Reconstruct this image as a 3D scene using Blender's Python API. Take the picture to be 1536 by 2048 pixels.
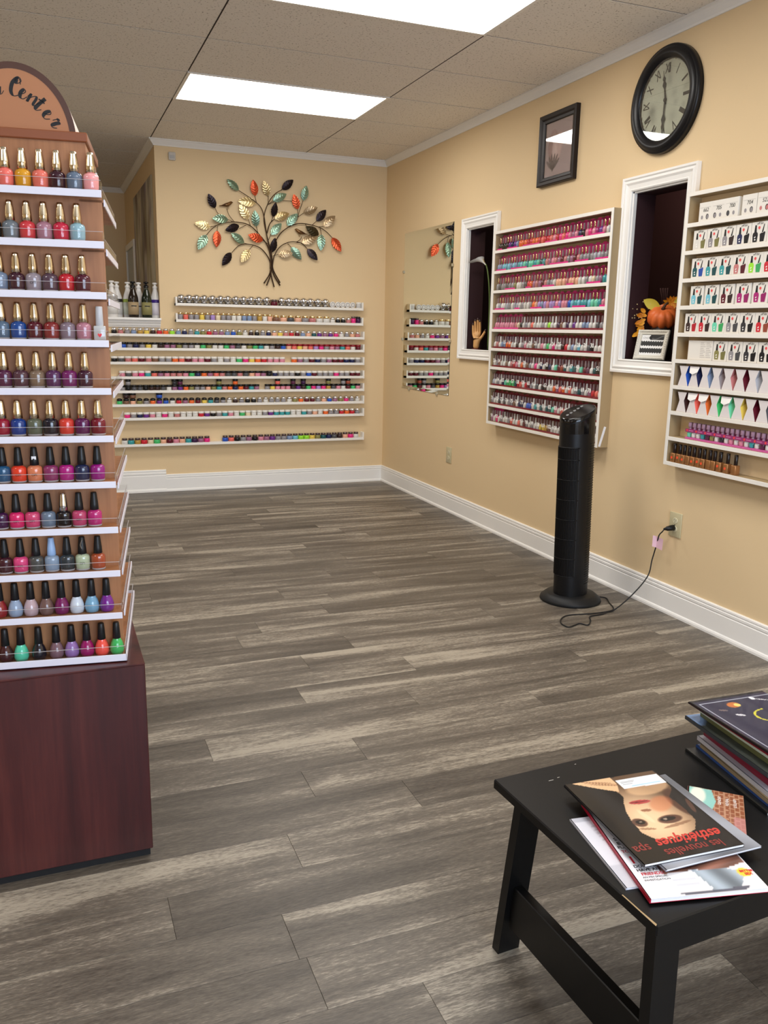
import bpy, bmesh, math, random
import numpy as np
from mathutils import Matrix, Vector

for o in list(bpy.data.objects): bpy.data.objects.remove(o)
sc = bpy.context.scene
COL = sc.collection
rnd = random.Random(7)

# ------------------------------------------------------------------ camera
CAM = Vector((0, 0, 1.3347)); FPX = 1678.1
Fv = Vector((0.36270328, 0.90760399, -0.21142691))
Rv = Vector((0.92990237, -0.36735079, 0.01830229))
Uv = Vector((0.06105661, 0.20324468, 0.97722244))
cd = bpy.data.cameras.new('camera'); cam = bpy.data.objects.new('camera', cd); COL.objects.link(cam)
cd.sensor_fit = 'HORIZONTAL'; cd.sensor_width = 36.0; cd.lens = FPX / 1536 * 36
cd.clip_start = 0.05; cd.clip_end = 60
m = Matrix.Identity(4)
for i, v in enumerate((Rv, Uv, -Fv)):
    for j in range(3): m[j][i] = v[j]
m.translation = CAM
cam.matrix_world = m
sc.camera = cam

# ------------------------------------------------------------------ world, daylight, exposure
w = bpy.data.worlds.new('world'); sc.world = w; w.use_nodes = True
bg = w.node_tree.nodes['Background']; bg.inputs[0].default_value = (0.62, 0.76, 1.0, 1); bg.inputs[1].default_value = 1.0
LIGHT_STRENGTH = 9.0
LIGHT_COLOR = (1.0, 0.965, 0.915, 1)
DAY_POWER = 120.0
al = bpy.data.lights.new('daylight', 'AREA'); al.shape = 'RECTANGLE'; al.size = 2.7; al.size_y = 1.9
al.energy = DAY_POWER; al.color = (0.66, 0.80, 1.0)
alo = bpy.data.objects.new('daylight', al); COL.objects.link(alo)
alo.location = (0.95, -2.62, 1.33); alo.rotation_euler = (math.radians(90), 0, 0)   # outside the shop window, facing in (+y)
vs = sc.view_settings
vs.view_transform = 'Standard'; vs.look = 'None'; vs.gamma = 1; vs.use_curve_mapping = False
vs.exposure = 0.45

# ------------------------------------------------------------------ room constants (metres, floor z = 0, camera over the origin)
XR = 2.773      # right wall
YB = 7.012      # back wall
ZC = 2.728      # ceiling
XW = 0.859      # left end of the full-height back wall
YF = 9.62       # far wall of the passage
XL = -4.2       # left wall
YS = -2.5       # shop front

def ray(px, py): return Fv + Rv * ((px - 768) / FPX) - Uv * ((py - 1024) / FPX)
def on_axis(ax, val, px, py):
    d = ray(px, py); return CAM + d * ((val - CAM[ax]) / d[ax])
def onR(px, py, o=0.0): return on_axis(0, XR - o, px, py)
def onB(px, py, o=0.0): return on_axis(1, YB - o, px, py)
def onZ(px, py, z=0.0): return on_axis(2, z, px, py)

# ------------------------------------------------------------------ helpers
def lin(c):
    return tuple((x / 12.92 if x <= 0.04045 else ((x + 0.055) / 1.055) ** 2.4) for x in c)
def rgb(r, g, b): return lin((r / 255, g / 255, b / 255))

MATS = {}
def mat(name, col=(.8, .8, .8), rough=.5, metal=0., spec=.5, coat=0., emit=None, estr=0., objcol=False, trans=0., bump=None, ior=1.45):
    if name in MATS: return MATS[name]
    M = bpy.data.materials.new(name); M.use_nodes = True; MATS[name] = M
    nt = M.node_tree; b = nt.nodes['Principled BSDF']
    b.inputs['Base Color'].default_value = (*col, 1)
    b.inputs['Roughness'].default_value = rough; b.inputs['Metallic'].default_value = metal
    b.inputs['Specular IOR Level'].default_value = spec; b.inputs['Coat Weight'].default_value = coat
    b.inputs['Coat Roughness'].default_value = .05
    b.inputs['Transmission Weight'].default_value = trans; b.inputs['IOR'].default_value = ior
    if emit: b.inputs['Emission Color'].default_value = (*emit, 1); b.inputs['Emission Strength'].default_value = estr
    if objcol:
        oi = nt.nodes.new('ShaderNodeObjectInfo'); nt.links.new(oi.outputs['Color'], b.inputs['Base Color'])
    if bump:
        scl, st, dist = bump
        tc = nt.nodes.new('ShaderNodeTexCoord'); n = nt.nodes.new('ShaderNodeTexNoise'); n.inputs['Scale'].default_value = scl
        n.inputs['Detail'].default_value = 3
        bp = nt.nodes.new('ShaderNodeBump'); bp.inputs['Strength'].default_value = st; bp.inputs['Distance'].default_value = dist
        nt.links.new(tc.outputs['Object'], n.inputs['Vector']); nt.links.new(n.outputs['Fac'], bp.inputs['Height'])
        nt.links.new(bp.outputs['Normal'], b.inputs['Normal'])
    return M

def streak_mat(name, stops, scale, detail_scale, rough=.45, rand_off=True, coat=0., rough_var=0., bump=0., tint=0., spec=.5, fine=None):
    """wood-like: noise stretched along one object axis, colour ramp stops [(pos, rgb)], per-object random offset"""
    M = bpy.data.materials.new(name); M.use_nodes = True; MATS[name] = M
    nt = M.node_tree; N = nt.nodes; L = nt.links; b = N['Principled BSDF']
    tc = N.new('ShaderNodeTexCoord'); oi = N.new('ShaderNodeObjectInfo')
    add = N.new('ShaderNodeVectorMath'); add.operation = 'MULTIPLY_ADD'
    cmb = N.new('ShaderNodeCombineXYZ')
    for i in range(3): L.new(oi.outputs['Random'], cmb.inputs[i])
    L.new(cmb.outputs[0], add.inputs[0]); add.inputs[1].default_value = (37, 53, 17) if rand_off else (0, 0, 0)
    L.new(tc.outputs['Object'], add.inputs[2])
    def noise(s, det, dist=0., rgh=.55):
        mp = N.new('ShaderNodeMapping'); mp.inputs['Scale'].default_value = s; L.new(add.outputs[0], mp.inputs['Vector'])
        n = N.new('ShaderNodeTexNoise'); n.inputs['Scale'].default_value = 1; n.inputs['Detail'].default_value = det
        n.inputs['Roughness'].default_value = rgh; n.inputs['Distortion'].default_value = dist
        L.new(mp.outputs[0], n.inputs['Vector']); return n
    n1 = noise(scale, 4, .7); n2 = noise(detail_scale, 5, .3, .7)
    mx = N.new('ShaderNodeMath'); mx.operation = 'MULTIPLY_ADD'; mx.inputs[1].default_value = .42
    sub = N.new('ShaderNodeMath'); sub.operation = 'SUBTRACT'; sub.inputs[1].default_value = .5
    L.new(n2.outputs['Fac'], sub.inputs[0]); L.new(sub.outputs[0], mx.inputs[0]); L.new(n1.outputs['Fac'], mx.inputs[2])
    if fine:
        n3 = noise(fine, 3, .2, .6); s3_ = N.new('ShaderNodeMath'); s3_.operation = 'SUBTRACT'; s3_.inputs[1].default_value = .5; L.new(n3.outputs['Fac'], s3_.inputs[0])
        m3 = N.new('ShaderNodeMath'); m3.operation = 'MULTIPLY_ADD'; m3.inputs[1].default_value = .5; L.new(s3_.outputs[0], m3.inputs[0]); L.new(mx.outputs[0], m3.inputs[2]); mx = m3
    if tint:
        t1 = N.new('ShaderNodeMath'); t1.operation = 'SUBTRACT'; t1.inputs[1].default_value = .5; L.new(oi.outputs['Random'], t1.inputs[0])
        t2 = N.new('ShaderNodeMath'); t2.operation = 'MULTIPLY_ADD'; t2.inputs[1].default_value = tint
        L.new(t1.outputs[0], t2.inputs[0]); L.new(mx.outputs[0], t2.inputs[2]); src = t2
    else: src = mx
    cr = N.new('ShaderNodeValToRGB'); el = cr.color_ramp.elements
    while len(el) < len(stops): el.new(.5)
    for e, (p, c) in zip(el, stops): e.position = p; e.color = (*c, 1)
    L.new(src.outputs[0], cr.inputs[0]); L.new(cr.outputs[0], b.inputs['Base Color'])
    b.inputs['Roughness'].default_value = rough; b.inputs['Coat Weight'].default_value = coat; b.inputs['Specular IOR Level'].default_value = spec
    if rough_var:
        mr = N.new('ShaderNodeMapRange'); mr.inputs[3].default_value = rough - rough_var; mr.inputs[4].default_value = rough + rough_var
        L.new(n2.outputs['Fac'], mr.inputs[0]); L.new(mr.outputs[0], b.inputs['Roughness'])
    if bump:
        bp = N.new('ShaderNodeBump'); bp.inputs['Strength'].default_value = bump; bp.inputs['Distance'].default_value = .002
        L.new(n2.outputs['Fac'], bp.inputs['Height']); L.new(bp.outputs[0], b.inputs['Normal'])
    return M

def thin_glass(name, tint=(1, 1, 1), gloss=1.0, rough=.02, ior=1.5):
    if name in MATS: return MATS[name]
    M = bpy.data.materials.new(name); M.use_nodes = True; MATS[name] = M
    nt = M.node_tree; N = nt.nodes; L = nt.links; N.remove(N['Principled BSDF'])
    out = N['Material Output']; t = N.new('ShaderNodeBsdfTransparent'); t.inputs[0].default_value = (*tint, 1)
    g = N.new('ShaderNodeBsdfGlossy'); g.inputs['Roughness'].default_value = rough
    fr = N.new('ShaderNodeFresnel'); ge = N.new('ShaderNodeNewGeometry'); mr = N.new('ShaderNodeMapRange')
    mr.inputs[3].default_value = ior; mr.inputs[4].default_value = 1 / ior
    L.new(ge.outputs['Backfacing'], mr.inputs[0]); L.new(mr.outputs[0], fr.inputs[0])
    mu = N.new('ShaderNodeMath'); mu.operation = 'MULTIPLY'; mu.inputs[1].default_value = gloss
    mx = N.new('ShaderNodeMixShader'); L.new(fr.outputs[0], mu.inputs[0]); L.new(mu.outputs[0], mx.inputs[0])
    L.new(t.outputs[0], mx.inputs[1]); L.new(g.outputs[0], mx.inputs[2]); L.new(mx.outputs[0], out.inputs[0])
    return M

def attr_mat(name, rough=.4, coat=0.):
    if name in MATS: return MATS[name]
    M = mat(name, rough=rough, coat=coat); nt = M.node_tree
    a = nt.nodes.new('ShaderNodeAttribute'); a.attribute_name = 'Col'
    nt.links.new(a.outputs['Color'], nt.nodes['Principled BSDF'].inputs['Base Color']); return M

class MB:
    """collects geometry; build() links it as one mesh object"""
    def __init__(s): s.v = []; s.f = []; s.mi = []; s.sm = []
    def add(s, verts, faces, mi=0, smooth=False, M=None):
        o = len(s.v)
        s.v += [tuple(M @ Vector(p)) if M is not None else tuple(p) for p in verts]
        for f in faces: s.f.append(tuple(i + o for i in f)); s.mi.append(mi); s.sm.append(smooth)
        return s
    def box(s, x0, x1, y0, y1, z0, z1, mi=0, M=None):
        x0, x1 = min(x0, x1), max(x0, x1); y0, y1 = min(y0, y1), max(y0, y1); z0, z1 = min(z0, z1), max(z0, z1)
        V = [(x0, y0, z0), (x1, y0, z0), (x1, y1, z0), (x0, y1, z0), (x0, y0, z1), (x1, y0, z1), (x1, y1, z1), (x0, y1, z1)]
        return s.add(V, [(0, 3, 2, 1), (4, 5, 6, 7), (0, 1, 5, 4), (1, 2, 6, 5), (2, 3, 7, 6), (3, 0, 4, 7)], mi, False, M)
    def cbox(s, x0, x1, y0, y1, z0, z1, c=.003, mi=0, M=None, seg=1):
        x0, x1 = min(x0, x1), max(x0, x1); y0, y1 = min(y0, y1), max(y0, y1); z0, z1 = min(z0, z1), max(z0, z1)
        bm = bmesh.new(); bmesh.ops.create_cube(bm, size=1)
        for v in bm.verts: v.co = Vector(((x0 + x1) / 2 + v.co.x * (x1 - x0), (y0 + y1) / 2 + v.co.y * (y1 - y0), (z0 + z1) / 2 + v.co.z * (z1 - z0)))
        bmesh.ops.bevel(bm, geom=list(bm.edges), offset=min(c, .45 * min(x1 - x0, y1 - y0, z1 - z0)), segments=seg, affect='EDGES', profile=.5)
        s.bm(bm, mi, seg > 1, M); return s
    def bm(s, bm, mi=0, smooth=False, M=None):
        bm.verts.index_update()
        s.add([v.co.copy() for v in bm.verts], [tuple(v.index for v in f.verts) for f in bm.faces], mi, smooth, M); bm.free(); return s
    def lathe(s, prof, seg=16, mi=0, smooth=True, sx=1., sy=1., M=None, cap=True, wob=None):
        V = []; F = []; n = len(prof)
        for r, z in prof:
            for k in range(seg):
                a = 2 * math.pi * k / seg; q = r * (wob(a, z) if wob else 1)
                V.append((q * math.cos(a) * sx, q * math.sin(a) * sy, z))
        for i in range(n - 1):
            for k in range(seg):
                a, b = i * seg + k, i * seg + (k + 1) % seg
                F.append((a, b, b + seg, a + seg))
        s.add(V, F, mi, smooth, M)
        if cap:
            s.add(V[:seg], [tuple(reversed(range(seg)))], mi, False, M); s.add(V[-seg:], [tuple(range(seg))], mi, False, M)
        return s
    def tube(s, pts, rad, seg=8, mi=0, M=None, smooth=True, flat=None):
        pts = [Vector(p) for p in pts]; n = len(pts); V = []; F = []
        rs = rad if isinstance(rad, (list, tuple)) else [rad] * n
        up = None
        for i, p in enumerate(pts):
            t = (pts[min(i + 1, n - 1)] - pts[max(i - 1, 0)]); t.normalize()
            if up is None:
                up = Vector((0, 0, 1)) if abs(t.z) < .9 else Vector((1, 0, 0))
            a = t.cross(up); a.normalize(); b = a.cross(t); up = b
            for k in range(seg):
                an = 2 * math.pi * k / seg
                V.append(p + (a * math.cos(an) + b * math.sin(an)) * rs[i])
        for i in range(n - 1):
            for k in range(seg):
                q, r = i * seg + k, i * seg + (k + 1) % seg; F.append((q, r, r + seg, q + seg))
        F.append(tuple(reversed(range(seg)))); F.append(tuple(range((n - 1) * seg, n * seg)))
        return s.add(V, F, mi, smooth, M)
    def prism(s, poly, z0, z1, mi=0, M=None, smooth=False):
        n = len(poly); V = [(x, y, z0) for x, y in poly] + [(x, y, z1) for x, y in poly]
        F = [tuple(reversed(range(n))), tuple(range(n, 2 * n))]
        s.add(V, F, mi, False, M)
        return s.add(V, [(i, (i + 1) % n, (i + 1) % n + n, i + n) for i in range(n)], mi, smooth, M)
    def mesh(s, name, mats):
        me = bpy.data.meshes.new(name); me.from_pydata(s.v, [], s.f)
        for M in (mats if isinstance(mats, (list, tuple)) else [mats]): me.materials.append(M)
        me.polygons.foreach_set('material_index', s.mi); me.polygons.foreach_set('use_smooth', s.sm); me.update(); return me
    def build(s, name, mats, parent=None, loc=None, M=None):
        return link(name, s.mesh(name, mats), parent, loc, M)

def link(name, data, parent=None, loc=None, M=None, col=None):
    o = bpy.data.objects.new(name, data); COL.objects.link(o)
    if parent is not None: o.parent = parent
    if M is not None: o.matrix_basis = M
    if loc is not None: o.location = loc
    if col is not None: o.color = (*col, 1)
    return o
def tag(o, label, cat, group=None, kind=None):
    if label: o['label'] = label
    if cat: o['category'] = cat
    if group: o['group'] = group
    if kind: o['kind'] = kind
    return o
def thing(name, label, cat, loc=(0, 0, 0), M=None, group=None):
    o = bpy.data.objects.new(name, None); COL.objects.link(o)
    if M is not None: o.matrix_basis = M
    else: o.location = loc
    o.empty_display_size = .05
    return tag(o, label, cat, group)
def struct(name, mb, mats, label, parent=None):
    o = mb.build(name, mats, parent)
    if parent is None: o['kind'] = 'structure'; o['label'] = label
    return o
def frame(u, v, n, p):
    M = Matrix.Identity(4)
    for i, a in enumerate((u, v, n)):
        for j in range(3): M[j][i] = a[j]
    M.translation = Vector(p); return M
def FR(y, z, o=0.): return frame((0, -1, 0), (0, 0, 1), (-1, 0, 0), (XR - o, y, z))   # right wall: u towards camera, v up, w out
def FB(x, z, o=0.): return frame((1, 0, 0), (0, 0, 1), (0, -1, 0), (x, YB - o, z))    # back wall
TXT = {}
def text_mesh(s, size, material, shear=0., bold=0., ext=0., align='CENTER', space=1.):
    key = (s, size, material.name, shear, bold, ext, align, space)
    if key in TXT: return TXT[key]
    c = bpy.data.curves.new('t', 'FONT'); c.body = s; c.size = size; c.shear = shear; c.offset = bold; c.extrude = ext
    c.align_x = align; c.align_y = 'CENTER'; c.resolution_u = 3; c.space_character = space
    o = bpy.data.objects.new('t', c); COL.objects.link(o)
    bpy.context.view_layer.update()
    me = bpy.data.meshes.new_from_object(o.evaluated_get(bpy.context.evaluated_depsgraph_get()))
    bpy.data.objects.remove(o); bpy.data.curves.remove(c)
    me.materials.clear(); me.materials.append(material); me.name = 'text'; TXT[key] = me; return me
def print_mesh(name, wd, ht, nx, ny, fn, material, fold=None):
    """flat sheet wd x ht (origin lower left), colours per vertex from fn(u,v)->sRGB array"""
    u, v = np.meshgrid(np.linspace(0, 1, nx), np.linspace(0, 1, ny)); c = fn(u, v)
    z = fold(u, v) if fold else u * 0
    me = bpy.data.meshes.new(name)
    V = np.stack([u * wd, v * ht, z], -1).reshape(-1, 3)
    idx = np.arange(nx * ny).reshape(ny, nx)
    F = np.stack([idx[:-1, :-1], idx[:-1, 1:], idx[1:, 1:], idx[1:, :-1]], -1).reshape(-1, 4)
    me.from_pydata(V.tolist(), [], F.tolist())
    c = np.clip(c, 0, 1); c = np.where(c <= .04045, c / 12.92, ((c + .055) / 1.055) ** 2.4)
    a = me.color_attributes.new('Col', 'FLOAT_COLOR', 'POINT')
    a.data.foreach_set('color', np.concatenate([c.reshape(-1, 3), np.ones((nx * ny, 1))], 1).astype(np.float32).ravel())
    me.materials.append(material); me.polygons.foreach_set('use_smooth', [True] * len(F)); me.update(); return me
ORD = ['first', 'second', 'third', 'fourth', 'fifth', 'sixth', 'seventh', 'eighth', 'ninth', 'tenth', 'eleventh', 'twelfth']
def nth(i):
    i += 1
    if i <= 12: return ORD[i - 1]
    return f"{i}{'th' if 10 <= i % 100 <= 20 else {1: 'st', 2: 'nd', 3: 'rd'}.get(i % 10, 'th')}"

# colour codes used for bottles, jars and boxes
PAL = {'k': ('black', 22, 20, 24), 'K': ('charcoal', 52, 50, 54), 'w': ('white', 225, 222, 216), 'W': ('cream', 232, 214, 180), 'g': ('grey', 150, 146, 150),
       'G': ('dark grey', 84, 84, 88), 'p': ('pink', 222, 140, 160), 'P': ('hot pink', 235, 50, 135), 'r': ('red', 205, 40, 55), 'R': ('maroon', 98, 22, 40),
       'o': ('orange', 240, 110, 50), 'c': ('coral', 236, 112, 100), 'y': ('yellow', 235, 205, 90), 'Y': ('gold', 190, 150, 70), 'l': ('lime', 160, 230, 60),
       'e': ('green', 70, 190, 110), 't': ('teal', 60, 160, 165), 'T': ('dark teal', 30, 85, 90), 'b': ('blue', 45, 90, 190), 'B': ('navy', 34, 40, 84),
       's': ('grey blue', 130, 150, 185), 'u': ('purple', 110, 50, 140), 'U': ('dark purple', 62, 30, 72), 'm': ('mauve', 160, 105, 135), 'n': ('brown', 128, 90, 70),
       'N': ('dark brown', 60, 40, 38), 'v': ('lavender', 170, 140, 205), 'h': ('peach', 240, 180, 150), 'd': ('dusty rose', 200, 125, 125), 'i': ('olive', 140, 135, 80),
       'a': ('aqua', 120, 195, 215), 'q': ('magenta', 170, 35, 115), 'x': ('plum', 92, 38, 70), 'f': ('terracotta', 165, 80, 60), 'j': ('mint', 110, 215, 180), 'z': ('silver', 170, 172, 182)}
def pc(k): return rgb(*PAL[k][1:])
def pn(k): return PAL[k][0]

# ------------------------------------------------------------------ materials
WALL = mat('wall_paint', rgb(227, 201, 159), .75, bump=(120, .12, .002))
TRIM = mat('trim_white', rgb(240, 238, 234), .4)
WHITE = mat('white_paint', rgb(240, 236, 228), .45)
TAN = mat('tan_paint', rgb(168, 145, 108), .6)
BLACK = mat('black_plastic', rgb(14, 14, 16), .4, spec=.35)
BLACKG = mat('black_gloss', rgb(12, 12, 14), .12)
BLACKM = mat('black_matte', rgb(20, 20, 22), .6)
CHROME = mat('chrome', rgb(225, 225, 228), .1, 1.)
GOLD = mat('gold_metal', rgb(225, 200, 150), .16, 1.)
OBJ = mat('lacquer', rough=.14, objcol=True, coat=.6)
OBJM = mat('coloured_matte', rough=.55, objcol=True)
OBJG = mat('coloured_gloss', rough=.25, objcol=True)
OBJMET = mat('coloured_metal', rough=.3, metal=.75, objcol=True)
GLASS = thin_glass('clear_acrylic', (.97, .97, .97), .5)
PANE = thin_glass('glass_pane', (.98, .98, .98), 1.0, .0)
INK = mat('ink_black', rgb(25, 24, 26), .6)
INKW = mat('ink_white', rgb(245, 243, 240), .6)
INKR = mat('ink_red', rgb(205, 30, 50), .6)
PAPER = mat('paper', rgb(232, 232, 236), .6)

def ceiling_mat():
    M = mat('ceiling_tile', rgb(236, 229, 219), .85); nt = M.node_tree; N = nt.nodes; L = nt.links; b = N['Principled BSDF']
    tc = N.new('ShaderNodeTexCoord'); oi = N.new('ShaderNodeObjectInfo'); ad = N.new('ShaderNodeVectorMath'); ad.operation = 'ADD'
    L.new(tc.outputs['Object'], ad.inputs[0]); L.new(oi.outputs['Location'], ad.inputs[1])
    n = N.new('ShaderNodeTexNoise'); n.inputs['Scale'].default_value = 95; n.inputs['Detail'].default_value = 2; L.new(ad.outputs[0], n.inputs['Vector'])
    cr = N.new('ShaderNodeValToRGB'); e = cr.color_ramp.elements
    e[0].position = .30; e[0].color = (*rgb(170, 160, 146), 1); e[1].position = .40; e[1].color = (*rgb(236, 229, 219), 1)
    L.new(n.outputs['Fac'], cr.inputs[0]); L.new(cr.outputs[0], b.inputs['Base Color'])
    bp = N.new('ShaderNodeBump'); bp.inputs['Strength'].default_value = .25; bp.inputs['Distance'].default_value = .002
    L.new(n.outputs['Fac'], bp.inputs['Height']); L.new(bp.outputs[0], b.inputs['Normal']); return M
CEIL = ceiling_mat()
PLANK = streak_mat('vinyl_plank', [(.20, rgb(56, 50, 44)), (.40, rgb(86, 79, 71)), (.54, rgb(108, 100, 90)), (.70, rgb(166, 157, 142))],
                   (.8, 9, 1), (14, 110, 1), fine=(60, 420, 1), rough=.42, rough_var=.1, bump=.25, tint=.07, spec=.4)
CHERRY = streak_mat('cherry_laminate', [(.3, rgb(50, 23, 24)), (.5, rgb(72, 32, 31)), (.7, rgb(90, 43, 39))], (9, 9, .7), (60, 60, 3), rough=.3, spec=.4)
MAPLE = streak_mat('maple_laminate', [(.3, rgb(150, 98, 60)), (.7, rgb(178, 122, 78))], (30, 30, 1.2), (120, 120, 5), rough=.45)

text_mesh('OPI', .0085, INK)
for q_ in range(13, 112): text_mesh(str(q_), .032, INKW, bold=.0008)     # glyph meshes made first, while the scene is small
# ================================================================== STRUCTURE
OPEN = [(5.075, 5.46, 1.217, 2.032), (3.263, 3.662, 1.214, 2.032)]     # pass-through openings in the right wall
WT = .12
# floor: slab + planks
PX0, PY0, PY1, PW, PLn = -1.05, 0.6056, YB - .004, .1524, 1.2192
mb = MB()
mb.box(PX0, XR, PY0, PY1, -.08, -.006, 0)
mb.box(XL, PX0, YS, YF, -.08, 0, 1); mb.box(PX0, XR, YS, PY0, -.08, 0, 1); mb.box(PX0, XR, PY1, YF, -.08, 0, 1)
floor = struct('floor', mb, [mat('joint_dark', rgb(40, 36, 32), .8), PLANK], 'grey brown wood-look vinyl plank floor')
SEAM = {-2: .43, -1: .19, 0: .525, 1: .925, 2: .652, 3: .872, 4: .41, 5: 1.19, 6: .805, 7: 1.31, 8: .91, 11: .823, 15: 1.634, 17: .895, 19: 1.32, 22: 1.795, 24: 1.31}
pm = {}
def plank_mesh(L, W):
    k = (round(L, 3), round(W, 3))
    if k not in pm:
        g = .0003; c = .0005
        V = [(g, g, -.006), (L - g, g, -.006), (L - g, W - g, -.006), (g, W - g, -.006), (g, g, -c), (L - g, g, -c), (L - g, W - g, -c), (g, W - g, -c),
             (g + c, g + c, 0), (L - g - c, g + c, 0), (L - g - c, W - g - c, 0), (g + c, W - g - c, 0)]
        F = [(0, 1, 5, 4), (1, 2, 6, 5), (2, 3, 7, 6), (3, 0, 4, 7), (4, 5, 9, 8), (5, 6, 10, 9), (6, 7, 11, 10), (7, 4, 8, 11), (8, 9, 10, 11)]
        pm[k] = MB().add(V, F).mesh('plank', PLANK)
    return pm[k]
r0 = round((PY0 - 1.825) / PW)
n = r0
while True:
    y0 = 1.825 + n * PW
    if y0 > PY1 - .02: break
    y1 = min(y0 + PW, PY1)
    s0 = SEAM.get(n, rnd.uniform(0, PLn)); xs = [PX0]; x = s0
    while x > PX0: x -= PLn
    x += PLn
    while x < XR - .02:
        if x - PX0 > .02: xs.append(x)
        x += PLn
    xs.append(XR)
    for a, b in zip(xs, xs[1:]): link('plank', plank_mesh(b - a, y1 - y0), floor, (a, y0, 0))
    n += 1

# walls
mb = MB()
ys = sorted({YS - .1, YB + WT, *[q for o in OPEN for q in o[:2]]})
for a, b in zip(ys, ys[1:]):
    hole = next((o for o in OPEN if abs(o[0] - a) < 1e-6), None)
    if hole: mb.box(XR, XR + WT, a, b, 0, hole[2]); mb.box(XR, XR + WT, a, b, hole[3], ZC + .05)
    else: mb.box(XR, XR + WT, a, b, 0, ZC + .05)
struct('wall_right', mb, WALL, 'long tan painted wall with two pass-through openings')
struct('wall_back', MB().box(XW, XR, YB, YB + WT, 0, ZC + .05).box(XW, XW + WT, YB + WT, YF, 0, ZC + .05), WALL, 'tan back wall behind the metal tree and jar shelves')
struct('wall_half', MB().box(-1.25, XW, YB, YB + WT, 0, 1.325), WALL, 'low tan half wall continuing left of the back wall')
struct('wall_far', MB().box(XL, XW + WT, YF, YF + WT, 0, ZC + .05), WALL, 'shaded tan wall at the end of the passage')
struct('wall_left', MB().box(XL - WT, XL, YS, YF, 0, ZC + .05), WALL, 'tan left wall of the shop')
WX0, WX1, WZ0, WZ1 = -.45, 2.35, .35, 2.3
mb = MB().box(XL, WX0, YS - .1, YS, 0, ZC + .05).box(WX1, XR, YS - .1, YS, 0, ZC + .05).box(WX0, WX1, YS - .1, YS, 0, WZ0).box(WX0, WX1, YS - .1, YS, WZ1, ZC + .05)
struct('wall_front', mb, WALL, 'shop front wall around the display window')
mb = MB()
for x in (WX0, (WX0 + WX1) / 2 - .03, WX1 - .06): mb.box(x, x + .06, YS - .08, YS - .02, WZ0, WZ1)
mb.box(WX0, WX1, YS - .08, YS - .02, WZ0, WZ0 + .06); mb.box(WX0, WX1, YS - .08, YS - .02, WZ1 - .06, WZ1)
wf = struct('window_3', mb, WHITE, 'white framed shop window')
for a, b in ((WX0 + .06, (WX0 + WX1) / 2 - .03), ((WX0 + WX1) / 2 + .03, WX1 - .06)):
    MB().box(a, b, YS - .052, YS - .048, WZ0 + .06, WZ1 - .06).build('pane', PANE, wf)

# back room seen through the openings
DARK = mat('dark_plum_paint', rgb(52, 26, 30), .7)
bx0, bx1, by0, by1, bz0, bz1 = XR + WT, XR + 1.1, 2.6, 6.3, .7, 2.5
mb = MB().box(bx1, bx1 + .05, by0, by1, bz0, bz1).box(bx0, bx1, by0 - .05, by0, bz0, bz1).box(bx0, bx1, by1, by1 + .05, bz0, bz1)
mb.box(bx0, bx1, by0, by1, bz0 - .05, bz0).box(bx0, bx1, by0, by1, bz1, bz1 + .05)
struct('wall_backroom', mb, DARK, 'dark plum room seen through the wall openings')

# pass-through casings
def sweep(path_pts, prof, out, close=False):
    """prof (d,h) polygon swept between mitred frames; path_pts: list of (origin, dvec, hvec)"""
    V = []; n = len(prof); F = []
    for p, dv, hv in path_pts:
        for d, h in prof: V.append(Vector(p) + Vector(dv) * d + Vector(hv) * h)
    m_ = len(path_pts)
    for i in range(m_ - 1):
        for k in range(n): F.append((i * n + k, i * n + (k + 1) % n, (i + 1) * n + (k + 1) % n, (i + 1) * n + k))
    F.append(tuple(reversed(range(n)))); F.append(tuple(range((m_ - 1) * n, m_ * n)))
    out.add(V, F); return out
CAS = [(0, 0), (0, .012), (.006, .016), (.012, .013), (.030, .015), (.040, .021), (.052, .016), (.058, .022), (.068, .022), (.068, 0)]   # (across from opening, out)
for i, (a, b, z0, z1) in enumerate(OPEN):
    t = thing(f'window_{i+1}', ['white cased pass-through opening between mirror and pink cabinet', 'white cased pass-through opening holding the pumpkin arrangement'][i], None, (XR, b, z0)); t['kind'] = 'structure'
    def loc(p): return Vector(p) - Vector((XR, b, z0))
    cs = [(b, z0, 1, -1), (b, z1, 1, 1), (a, z1, -1, 1), (a, z0, -1, -1)]
    for k in range(4):
        q = MB(); P = []
        for (y, z, sy, sz) in (cs[k], cs[(k + 1) % 4]): P.append((loc((XR, y, z)), (0, sy, sz), (-1, 0, 0)))
        sweep(P, CAS, q).build('casing', TRIM, t)
    q = MB(); q.box(-.002, .018, -(b - a), 0, -.02, 0).build('sill', TRIM, t); MB().box(.018, .27, -(b - a), 0, -.02, 0).build('counter', DARK, t)
    for x0, x1, jm in ((-.002, .016, TRIM), (.016, WT + .01, DARK)):
        q = MB(); q.box(x0, x1, -.008, 0, 0, z1 - z0); q.box(x0, x1, -(b - a), -(b - a) + .008, 0, z1 - z0); q.box(x0, x1, -(b - a), 0, z1 - z0 - .008, z1 - z0)
        q.build('jamb', jm, t)

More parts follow.
